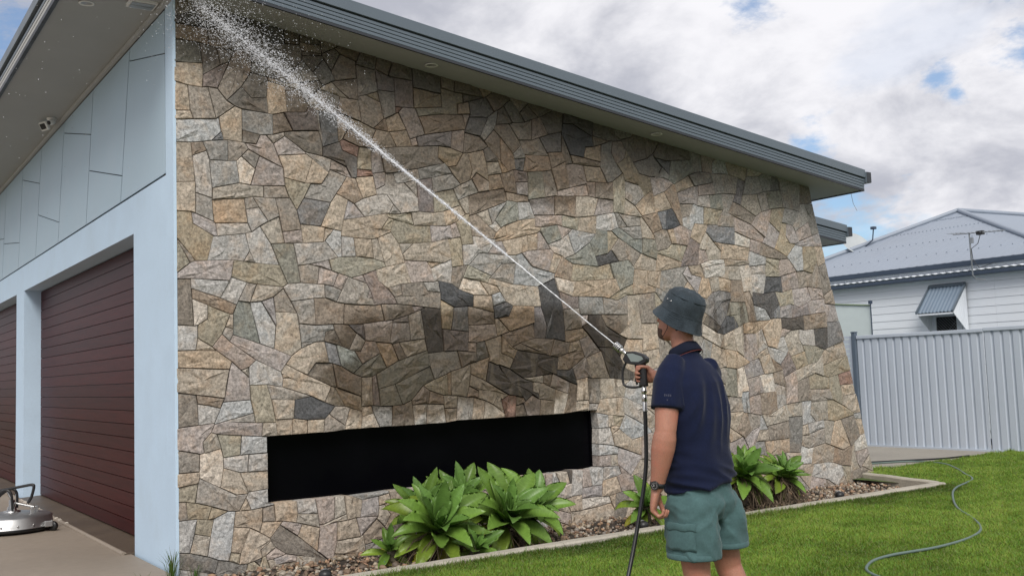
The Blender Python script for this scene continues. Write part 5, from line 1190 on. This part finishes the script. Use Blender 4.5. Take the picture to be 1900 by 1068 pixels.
# hair and beard as shells over the head
def shell(name, mat, cond, off):
    n = 28; vs = [v for r_ in headrings for v in r_]; q = MB(); keep_ = []
    for i in range(len(headrings)-1):
        for j in range(n):
            f = (i*n+j, i*n+(j+1) % n, (i+1)*n+(j+1) % n, (i+1)*n+j)
            c = sum((vs[k] for k in f), Vector())/4; lc = HM.inverted() @ (c-HC)
            if cond(lc): keep_.append(f)
    ov = []
    for i, v in enumerate(vs):
        ring = i//n; cc = sum(headrings[ring], Vector())/n; ov.append(v+(v-cc).normalized()*off)
    used = sorted({k for f in keep_ for k in f}); mp = {k: i for i, k in enumerate(used)}
    q.add([ov[k] for k in used], [tuple(mp[k] for k in f) for f in keep_], None, True)
    o = q.build(name, mat, man, recalc=False); s_ = o.modifiers.new('t', 'SOLIDIFY'); s_.thickness = .012; s_.offset = -1
    u = o.modifiers.new('u', 'SUBSURF'); u.levels = 1; u.render_levels = 2; return o
shell('hair', M['hair'], lambda c: c.z > -.108 and c.y < .018 and (c.y < -.02 or c.z > -.03), .008)
shell('beard', M['beard'], lambda c: c.y > .045 and c.z < -.066, .003)
# shirt
def fbm(v): return mnoise.noise(v)+.5*mnoise.noise(v*2.1)
Sh = MB()
Sh.rings([cring((cx, cy, z), rx, ry, 36, 2.45) for z, cx, cy, rx, ry in ((.928,.004,-.012,.188,.144),(.945,.003,-.012,.186,.142),(.97,0,-.010,.181,.137),(1.05,0,-.006,.178,.134),(1.14,0,-.002,.183,.132),(1.24,0,0,.194,.130),(1.33,-.004,.006,.204,.124),(1.41,-.008,.012,.210,.117),(1.465,-.006,.018,.190,.102),(1.505,0,.025,.142,.086),(1.535,-.002,.040,.100,.078),(1.575,-.002,.045,.070,.066))])
for i_ in range(72): v_ = Sh.v[i_]; Sh.v[i_] = (v_[0], v_[1], v_[2]+.17*v_[0]-.03*v_[1])
def sleeve(sh, el, k):
    u_ = el-sh; Sh.tube([sh-u_*.35+Vector((-.25*sh.x, 0, -.01)), sh-u_*.10+Vector((-.10*sh.x, 0, -.012)), sh+u_*.15, sh+u_*.42, sh+u_*k], [.044,.068,.0735,.0730,.0735], 22)
sleeve(Lsh, Lel, .60); sleeve(Rsh, Rel, .60)
def shirt_fold(p, n):
    back = max(0, min(1, (.05-p.y)/.12))
    v1 = mnoise.noise(Vector((p.x*15-p.z*4.5+p.y*6, 3.1, p.z*1.6)))
    v1 = (1-abs(v1)*2.2)
    w_ = max(0, 1-abs(p.z-1.30)/.24)
    low = max(0, min(1, (1.14-p.z)/.14))
    h_ = 1-abs(mnoise.noise(Vector((p.x*4.5+p.y*3, p.y*4, p.z*19+p.x*5))))*2.2
    g_ = fbm(p*7)
    fade = max(0, min(1, (1.50-p.z)/.08))
    slv = 1.0 if abs(p.x) < .2 else .55
    return (.018*v1*w_*(.3+.7*back)*slv + .014*h_*low + .0040*g_)*fade
shirt = solidify(Sh, 'shirt', M['shirt'], man, .0075, 8, shirt_fold)
def collar_pt(a, r, h_): 
    ax = Vector((-.02, .40, .92)).normalized(); u_ = Vector((1, 0, 0)); w_ = ax.cross(u_).normalized(); u_ = w_.cross(ax)
    return Vector((0,.042,1.562)) + u_*math.cos(a)*r + w_*math.sin(a)*r*.98 + ax*h_
prof = [(.068,-.01),(.0655,.012),(.066,.034),(.070,.041),(.076,.036),(.083,.016),(.088,-.010),(.084,-.014),(.078,.004)]
q = MB(); n_ = 40; vs = []
for i in range(n_+1):
    a = R(98)+R(344)*i/n_
    for r_, h_ in prof: vs.append(collar_pt(a, r_+.003*math.sin(a*5), h_-.006*(1+math.sin(a))*.5))
k_ = len(prof); q.add(vs, [(i*k_+j, (i+1)*k_+j, (i+1)*k_+j+1, i*k_+j+1) for i in range(n_) for j in range(k_-1)], None, True)
co_ = q.build('collar', M['shirt_trim'], shirt); co_.modifiers.new('t', 'SOLIDIFY').thickness = .002
q = MB(); q.tube([collar_pt(R(190)+R(150)*i/24, .0905, -.020) for i in range(25)], .0016, 5); q.build('collar_piping', M['redline'], shirt)
for sh, el in ((Lsh, Lel), (Rsh, Rel)):
    u_ = el-sh; q = MB(); q.tube([sh+u_*.555, sh+u_*.565, sh+u_*.605, sh+u_*.612], [.0735,.0765,.0765,.071], 26, False); q.build('sleeve_cuff', M['shirt_trim'], shirt).modifiers.new('t', 'SOLIDIFY').thickness = .002
# little embroidered mark on the left sleeve
u_ = (Lel-Lsh).normalized(); cdir = (WM.inverted() @ CAM - Lsh); cdir.z = 0; cdir.normalize(); cdir = (cdir-u_*cdir.dot(u_)).normalized(); sdv = u_.cross(cdir); q = MB()
for k, (a, h_) in enumerate(((-.014,.010),(-.005,.012),(.004,.009),(.013,.012))):
    c = Lsh+u_*.115+cdir*.0775+sdv*a; q.hexa([c-sdv*.003-u_*h_*.5-cdir*.004, c+sdv*.003-u_*h_*.5-cdir*.004, c+sdv*.003+u_*h_*.5-cdir*.004, c-sdv*.003+u_*h_*.5-cdir*.004, c-sdv*.003-u_*h_*.5+cdir*.001, c+sdv*.003-u_*h_*.5+cdir*.001, c+sdv*.003+u_*h_*.5+cdir*.001, c-sdv*.003+u_*h_*.5+cdir*.001])
c = Lsh+u_*.137+cdir*.0775; q.hexa([c-sdv*.003-u_*.003-cdir*.004, c+sdv*.003-u_*.003-cdir*.004, c+sdv*.003+u_*.003-cdir*.004, c-sdv*.003+u_*.003-cdir*.004, c-sdv*.003-u_*.003+cdir*.001, c+sdv*.003-u_*.003+cdir*.001, c+sdv*.003+u_*.003+cdir*.001, c-sdv*.003+u_*.003+cdir*.001])
q.build('sleeve_mark', M['logo'], shirt)
# shorts
Sp = MB()
Sp.rings([cring((0, cy, z), rx, ry, 36, 2.5) for z, cy, rx, ry in ((.985,-.006,.150,.108),(.93,-.012,.158,.116),(.87,-.014,.170,.128),(.84,-.016,.176,.136),(.80,-.012,.178,.132),(.765,-.008,.165,.11),(.75,-.005,.13,.08))])
SLEG = [(s_, hip, Vector((min(kn.x, .142), kn.y+.012, kn.z)), an_) for s_, hip, kn, an_ in LEG]
for s_, hip, kn, an_ in SLEG:
    th = kn-hip; c = lambda f, ox=0: hip+th*f+Vector((.004*s_+ox, -.008, 0))
    Sp.rings([cring(c(f), rx, ry, 30, 2.3) for f, rx, ry in ((.05,.085,.105),(.2,.096,.122),(.38,.100,.124),(.55,.104,.124),(.68,.107,.125),(.775-.05*(s_ > 0),.110,.126))])
def short_fold(p, n):
    v = 1-abs(mnoise.noise(Vector((p.x*11+p.z*7, p.y*11, p.z*3.5+p.x*4))))*2.2
    d_ = 1-abs(mnoise.noise(Vector((p.x*5-p.z*12, p.y*5+1.3, p.z*8+abs(p.x)*14))))*2.1
    k = max(0, 1-abs(p.z-.76)/.13)
    gap_ = -.014*math.exp(-(p.x-.008)**2/.00022)*max(0, min(1, (.90-p.z)/.1))*(1 if p.y < 0 else .3)     # centre seam
    return .010*v+.011*d_*k+.005*fbm(p*6)+gap_
shorts = solidify(Sp, 'shorts', M['shorts'], man, .008, 4, short_fold)
# hems, cargo pocket with flap, back pocket
for s_, hip, kn, an_ in SLEG:
    th = kn-hip; q = MB(); q.rings([cring(hip+th*f+Vector((.004*s_,-.008,0)), rx, ry, 40, 2.3) for f, rx, ry in ((.715-.05*(s_ > 0),.1115,.129),(.72-.05*(s_ > 0),.1135,.131),(.772-.05*(s_ > 0),.1145,.132),(.782-.05*(s_ > 0),.112,.129),(.782-.05*(s_ > 0),.104,.121))], False); q.build('hem', M['shorts'], shorts).modifiers.new('t', 'SOLIDIFY').thickness = .003
def leg_patch(name, leg, a0, a1, f0, f1, off, bulge, mat):
    s_, hip, kn, an_ = leg; th = kn-hip; nA, nF = 10, 8; vs = []
    for lay in (0, 1):
        for i in range(nF+1):
            f = f0+(f1-f0)*i/nF
            for j in range(nA+1):
                g_ = j/nA; a = a0+(a1-a0)*g_; k = off+bulge*math.sin(g_*math.pi)**.5*math.sin(i/nF*math.pi*.9+.2)**.6 if lay else off-.014
                rx, ry = .101+.01*(f-.2)/.5+k, .124+k
                ca, sa = math.cos(a), math.sin(a)
                vs.append(hip+th*f+Vector((.004*s_+rx*math.copysign(abs(ca)**.87, ca), -.008+ry*math.copysign(abs(sa)**.87, sa), .004*math.sin(j*1.7)*lay)))
    r_ = nA+1; m_ = (nF+1)*r_; q = MB(); fs = [(m_+i*r_+j, m_+i*r_+j+1, m_+(i+1)*r_+j+1, m_+(i+1)*r_+j) for i in range(nF) for j in range(nA)]
    for i in range(nF): fs += [(i*r_, (i+1)*r_, m_+(i+1)*r_, m_+i*r_), (i*r_+nA, m_+i*r_+nA, m_+(i+1)*r_+nA, (i+1)*r_+nA)]
    for j in range(nA): fs += [(j, m_+j, m_+j+1, j+1), (nF*r_+j, nF*r_+j+1, m_+nF*r_+j+1, m_+nF*r_+j)]
    q.add(vs, fs, None, True); return q.build(name, mat, shorts)
leg_patch('cargo_pocket', SLEG[0], R(140), R(218), .38, .66, .005, .007, M['shorts'])
leg_patch('pocket_flap', SLEG[0], R(138), R(220), .345, .43, .010, .006, M['shorts'])
# hat
TM = Matrix.Rotation(R(11), 3, 'X'); HO = Vector((0, -.006, .040))
def hatp(a, rx, ry, z, dy=0): return HC + HM @ (HO + TM @ Vector((rx*.95*math.cos(a), ry*.93*math.sin(a)+dy, z*(1 if z > 0 else .86))))
prof = [(.001,.001,.119),(.05,.058,.114),(.078,.092,.100),(.092,.108,.080),(.0985,.1155,.056),(.1005,.118,.034),(.1005,.1185,.014),(.1008,.119,.006),(.1012,.1195,.0),(.1055,.1245,-.014),(.1105,.1300,-.028),(.116,.1365,-.042),(.122,.143,-.055),(.128,.1495,-.067),(.1300,.1515,-.0685),(.1288,.150,-.071),(.120,.141,-.058),(.108,.127,-.030),(.097,.115,-.004),(.092,.110,.02)]
n_ = 72; vs = []; fs = []
for i, (rx, ry, z) in enumerate(prof):
    for j in range(n_):
        a = 2*math.pi*j/n_; br_ = max(0, min(1, (-z)/.045)) if i >= 8 else 0
        wv = .004*math.sin(a*3+1)*br_+.0035*math.sin(a*5)*br_+(.0016*math.sin(a*9+z*60)+.003*mnoise.noise((math.cos(a)*2.2, math.sin(a)*2.2, z*22)))*(1 if i < 8 else .3)
        st = .0009*math.sin(i*math.pi) + (.0008 if (i % 2 and 9 <= i <= 13) else 0)
        vs.append(hatp(a, rx+wv, ry+wv, z+wv*.8+st-.010*br_*max(0, -math.sin(a))+.010*br_*max(0, math.sin(a))))
q = MB(); q.add(vs, [(i*n_+j, i*n_+(j+1) % n_, (i+1)*n_+(j+1) % n_, (i+1)*n_+j) for i in range(len(prof)-1) for j in range(n_)], None, True)
hat = q.build('bucket_hat', M['hat'], man)
def hat_band(rx, ry, z, r_): 
    q = MB(); q.tube([hatp(2*math.pi*j/64, rx, ry, z) for j in range(65)], r_, 5, False); q.build('seam', M['hat'], hat)
hat_band(.0925, .1085, .081, .0020); hat_band(.1018, .1202, .001, .0020)
for k in range(6): hat_band(.1045+.0042*k, .1235+.0046*k, -.009-.0105*k, .0010)
for a in (R(150), R(165), R(20), R(35)):
    q = MB(); p = hatp(a, .1000, .1172, .045); q.lathe([(.003,0),(.0055,.001),(.005,.003),(.0025,.003)], p, 12, p-HC); q.build('eyelet', M['steel'], hat)
# chin cord seen at the cheek
q = MB(); q.tube([hatp(R(170), .098, .116, -.004), hp(-.075,.012,-.05), hp(-.062,.035,-.10), hp(-.05,.02,-.135)], .0016, 5); q.build('chin_cord', M['black_plastic'], hat)
# wristwatch
fa = (Lwr-Lel).normalized(); wc = Lwr-fa*.012; q = MB()
u_ = (cdir-fa*cdir.dot(fa)).normalized(); u_ = (u_+Vector((-.5,.35,0))*.6); u_ = (u_-fa*u_.dot(fa)).normalized(); w_ = fa.cross(u_)
rg = []
for j in range(33):
    a = 2*math.pi*j/32; c = wc+u_*math.cos(a)*.0345+w_*math.sin(a)*.0335; o_ = (u_*math.cos(a)+w_*math.sin(a))
    rg.append([c-fa*.011-o_*.001, c-fa*.011+o_*.003, c+fa*.011+o_*.003, c+fa*.011-o_*.001])
watch_s = MB(); watch_s.add([v for r_ in rg for v in r_], [(i*4+j, (i+1)*4+j, (i+1)*4+(j+1) % 4, i*4+(j+1) % 4) for i in range(32) for j in range(4)], None, True)
wt = watch_s.build('wristwatch', M['rubber'], man)
q = MB(); q.lathe([(.020,.0),(.0215,.003),(.0215,.010),(.019,.0125),(.017,.0115)], wc+u_*.034, 28, u_); q.build('watch_case', M['black_plastic'], wt)
q = MB(); q.lathe([(.0172,.0112),(.001,.0112)], wc+u_*.034, 24, u_); q.build('watch_dial', M['rubber'], wt)
q = MB()
for k in range(12):
    a = k*math.pi/6; c = wc+u_*.0455+(fa*math.cos(a)+w_*math.sin(a))*.0135; q.lathe([(.0012,0),(.0012,.0006),(.0001,.0007)], c, 6, u_)
q.tube([wc+u_*.0457, wc+u_*.0457+(fa*.6+w_*.8)*.010], .0006, 4); q.tube([wc+u_*.0457, wc+u_*.0457+(fa*-.7+w_*.7)*.008], .0007, 4); q.build('watch_hands', M['white'], wt)
# shoes
for s_, hip, kn, an_ in LEG:
    rg = []; 
    for f, w_, h_ in ((-.085,.024,.035),(-.07,.036,.062),(-.02,.040,.080),(.04,.042,.075),(.10,.047,.055),(.16,.047,.042),(.20,.036,.032),(.215,.02,.022)):
        c = Vector((an_.x+.006*s_+.04*s_*f, an_.y+f, .0)); rg.append([c+Vector((w_*math.cos(a), 0, .012+h_*.5+h_*.5*math.sin(a))) for a in [2*math.pi*j/18 for j in range(18)]])
    q = MB(); q.rings(rg); sh_ = q.build('shoe', M['shoe'], man)
    rg = [[Vector((an_.x+.006*s_+.04*s_*f-w_, an_.y+f, .0)), Vector((an_.x+.006*s_+.04*s_*f+w_, an_.y+f, .0)), Vector((an_.x+.006*s_+.04*s_*f+w_, an_.y+f, .024)), Vector((an_.x+.006*s_+.04*s_*f-w_, an_.y+f, .024))] for f, w_ in ((-.09,.026),(-.07,.040),(-.02,.044),(.04,.044),(.10,.050),(.16,.050),(.205,.036),(.222,.02))]
    q = MB(); q.rings(rg, True, False); q.build('sole', M['sole'], sh_)

# ------------------------------------------------------------------ pressure washer gun, held in the right hand
GC = WM @ Vector((.105, .395, 1.472))            # middle of the grip
JT = Vector((2.47, 7.98, 4.66))                  # where the jet breaks on the eave
gh_ = Vector((JT.x-GC.x, JT.y-GC.y, 0)).normalized(); gs = gh_.cross(Vector((0, 0, 1))).normalized(); G0 = GC+Vector((0, 0, .052))
def gp(h_, z, s_=0): return G0+gh_*h_+Vector((0, 0, z))+gs*s_
gun = empty('pressure_washer_gun', GC, 'black pressure washer gun with grey side panel and chrome nozzle in the right hand', 'pressure washer gun')
def gprism(poly, hw): return MB().prism([gp(h_, z, -hw) for h_, z in poly], gs*2*hw)
body_poly = [(.112,.026),(.088,.066),(.042,.066),(-.018,.046),(-.040,.026),(-.036,.004),(.004,-.012),(.060,-.004),(.098,.006)]
gprism(body_poly, .019).build('gun_body', M['black_plastic'], gun, bevel=.006)
for s_ in (-1, 1):
    c = [(.082,.055),(.045,.055),(-.012,.037),(-.022,.022),(.01,.008),(.055,.012)]
    q = MB().prism([gp(h_, z, .0188*s_) for h_, z in c], gs*.0022*s_); q.build('side_panel', pm('grey_panel', (.22,.26,.25), .5) if 'grey_panel' not in bpy.data.materials else bpy.data.materials['grey_panel'], gun)
q = MB()
rg = []
for z, hw, dp_, ox in ((-.002,.017,.028,.004),(-.02,.0155,.024,.0),(-.05,.0165,.024,-.002),(-.085,.016,.024,-.004),(-.112,.0175,.027,-.005),(-.122,.0165,.025,-.005)):
    rg.append([gp(ox+dp_*math.cos(a), z, hw*math.sin(a)) for a in [2*math.pi*j/20 for j in range(20)]])
q.rings(rg); q.build('grip', M['black_plastic'], gun)
q = MB(); q.tube(smooth([gp(.098,.012), gp(.122,-.035), gp(.124,-.095), gp(.108,-.118), gp(.06,-.126), gp(.012,-.122)]), .0065, 8); q.build('trigger_guard', M['black_plastic'], gun)
q = MB(); q.tube(smooth([gp(.040,-.004), gp(.036,-.04), gp(.040,-.08), gp(.036,-.112)]), .0065, 8); q.build('trigger', M['black_plastic'], gun)
jd = (JT-gp(.10,.046)).normalized(); t0 = gp(.092,.050)
q = MB(); q.lathe([(.010,0),(.010,.03),(.0135,.032),(.0135,.05),(.010,.052),(.010,.07),(.007,.085),(.005,.098),(.001,.099)], t0, 18, jd); q.build('nozzle', M['steel'], gun)
q = MB()
for k in range(4): q.lathe([(.0145,.050+.011*k),(.0205,.052+.011*k),(.0205,.057+.011*k),(.0145,.059+.011*k)], t0, 20, jd)
q.build('coupling_collar', M['steel'], gun)
z0 = -.122; q = MB(); q.lathe([(.011,0),(.011,-.012),(.0145,-.014),(.0145,-.034),(.0105,-.036),(.0105,-.046),(.0135,-.048),(.0135,-.075),(.010,-.078),(.012,-.082),(.012,-.128),(.0125,-.13),(.001,-.131)], gp(-.005, z0), 16); q.build('hose_swivel', M['steel'], gun)
hs = gp(-.005, z0-.128)
G_ = lambda x, y, z=0: Vector((x, y, z))
q = MB(); q.tube(smooth([hs+Vector((0,0,.012)), hs+Vector((0,0,-.08)), hs+Vector((-.02,-.005,-.32)), hs+Vector((-.115,-.02,-.62)), hs+Vector((-.25,-.07,-.88)), hs+Vector((-.40,-.14,-1.09)), Vector((hs.x-.60,hs.y-.30,.045)), Vector((hs.x-.85,hs.y-.60,.03)), Vector((hs.x-1.1,hs.y-1.2,.03)), Vector((hs.x-1.3,hs.y-2.4,.03)), Vector((hs.x-1.4,hs.y-5.0,.03))], 10), .0112, 12)
tag(q.build('pressure_hose', M['rubber'], None), 'black high pressure hose hanging from the gun grip down to the lawn', 'hose')

# ------------------------------------------------------------------ water jet and spray
js = t0+jd*.097; JL = (JT-js).length; ex = jd.cross(Vector((0,0,1))).normalized(); ey = ex.cross(jd)
q = MB(); pts = []; rr = []
N_ = 160
for i in range(N_+1):
    f = i/N_*.60; wob_ = .004+.02*f
    c = js+jd*JL*f+ex*mnoise.noise((f*60, 0, 0))*wob_*.4+ey*mnoise.noise((f*60, 5, 0))*wob_*.4-Vector((0,0,.05*f*f)); pts.append(c); rr.append(max(.0010, (.0030+.0050*f)*(1+.35*mnoise.noise((f*140, 2, 9)))*(1 if f < .5 else (.60-f)/.1)))
q.tube(pts, rr, 8, False); jet = q.build('water_jet', M['jet'], None, recalc=False); tag(jet, 'white jet of water shooting from the gun up to the eave', 'water jet', kind='stuff')
dv, df = [], []; rd = random.Random(77); OCT = [(1,0,0),(-1,0,0),(0,1,0),(0,-1,0),(0,0,1),(0,0,-1)]; OF = [(0,2,4),(2,1,4),(1,3,4),(3,0,4),(2,0,5),(1,2,5),(3,1,5),(0,3,5)]
def drop(c, r_, l_, ax):
    b = len(dv); u_ = ax.orthogonal().normalized(); w_ = ax.cross(u_)
    for v in OCT: dv.append(tuple(c+ax*(v[0]*l_)+u_*(v[1]*r_)+w_*(v[2]*r_)))
    df.extend([tuple(b+i for i in f) for f in OF])
for k in range(14000):
    f = rd.random()**.62; 
    if f < .18: continue
    sp_ = .008+.36*max(0, f-.36)**1.5; a = rd.uniform(0, 6.28); r_ = abs(rd.gauss(0, 1))*sp_
    c = js+jd*JL*f+(ex*math.cos(a)+ey*math.sin(a)*.9)*r_-Vector((0,0,.05*f*f))
    if c.z > zs(c.x)-.01 and c.y > 7.8 or c.y > 8.2: continue
    s_ = rd.uniform(.0009, .0024)*(.75+.75*f); drop(c, s_, s_*rd.uniform(1.5, 5.), (jd+Vector((rd.gauss(0,.12), rd.gauss(0,.12), rd.gauss(0,.12)-.1*f))).normalized())
for k in range(900):     # rebound mist around the eave corner
    c = Vector((rd.gauss(2.75, .45), rd.uniform(7.4, 8.18), rd.gauss(4.42, .22)))
    if c.z > zs(c.x)-.01 or c.x < 2.0: continue
    s_ = rd.uniform(.002, .0042); drop(c, s_, s_*rd.uniform(1, 2), Vector((rd.gauss(0,1), rd.gauss(0,1), rd.gauss(0,1)+.01)).normalized())
for k in range(70):     # drops blown forward under the garage eave
    c = Vector((rd.uniform(.9, 2.3), rd.uniform(6.6, 11.5), rd.uniform(3.3, 4.6)))
    s_ = rd.uniform(.002, .005); drop(c, s_, s_*1.2, Vector((0, 0, 1)))
me = bpy.data.meshes.new('water_spray'); me.from_pydata(dv, [], df); me.materials.append(M['drops'])
o = bpy.data.objects.new('water_spray', me); COL.objects.link(o); tag(o, 'white water droplets spraying off the jet under the eave', 'water spray', kind='stuff')
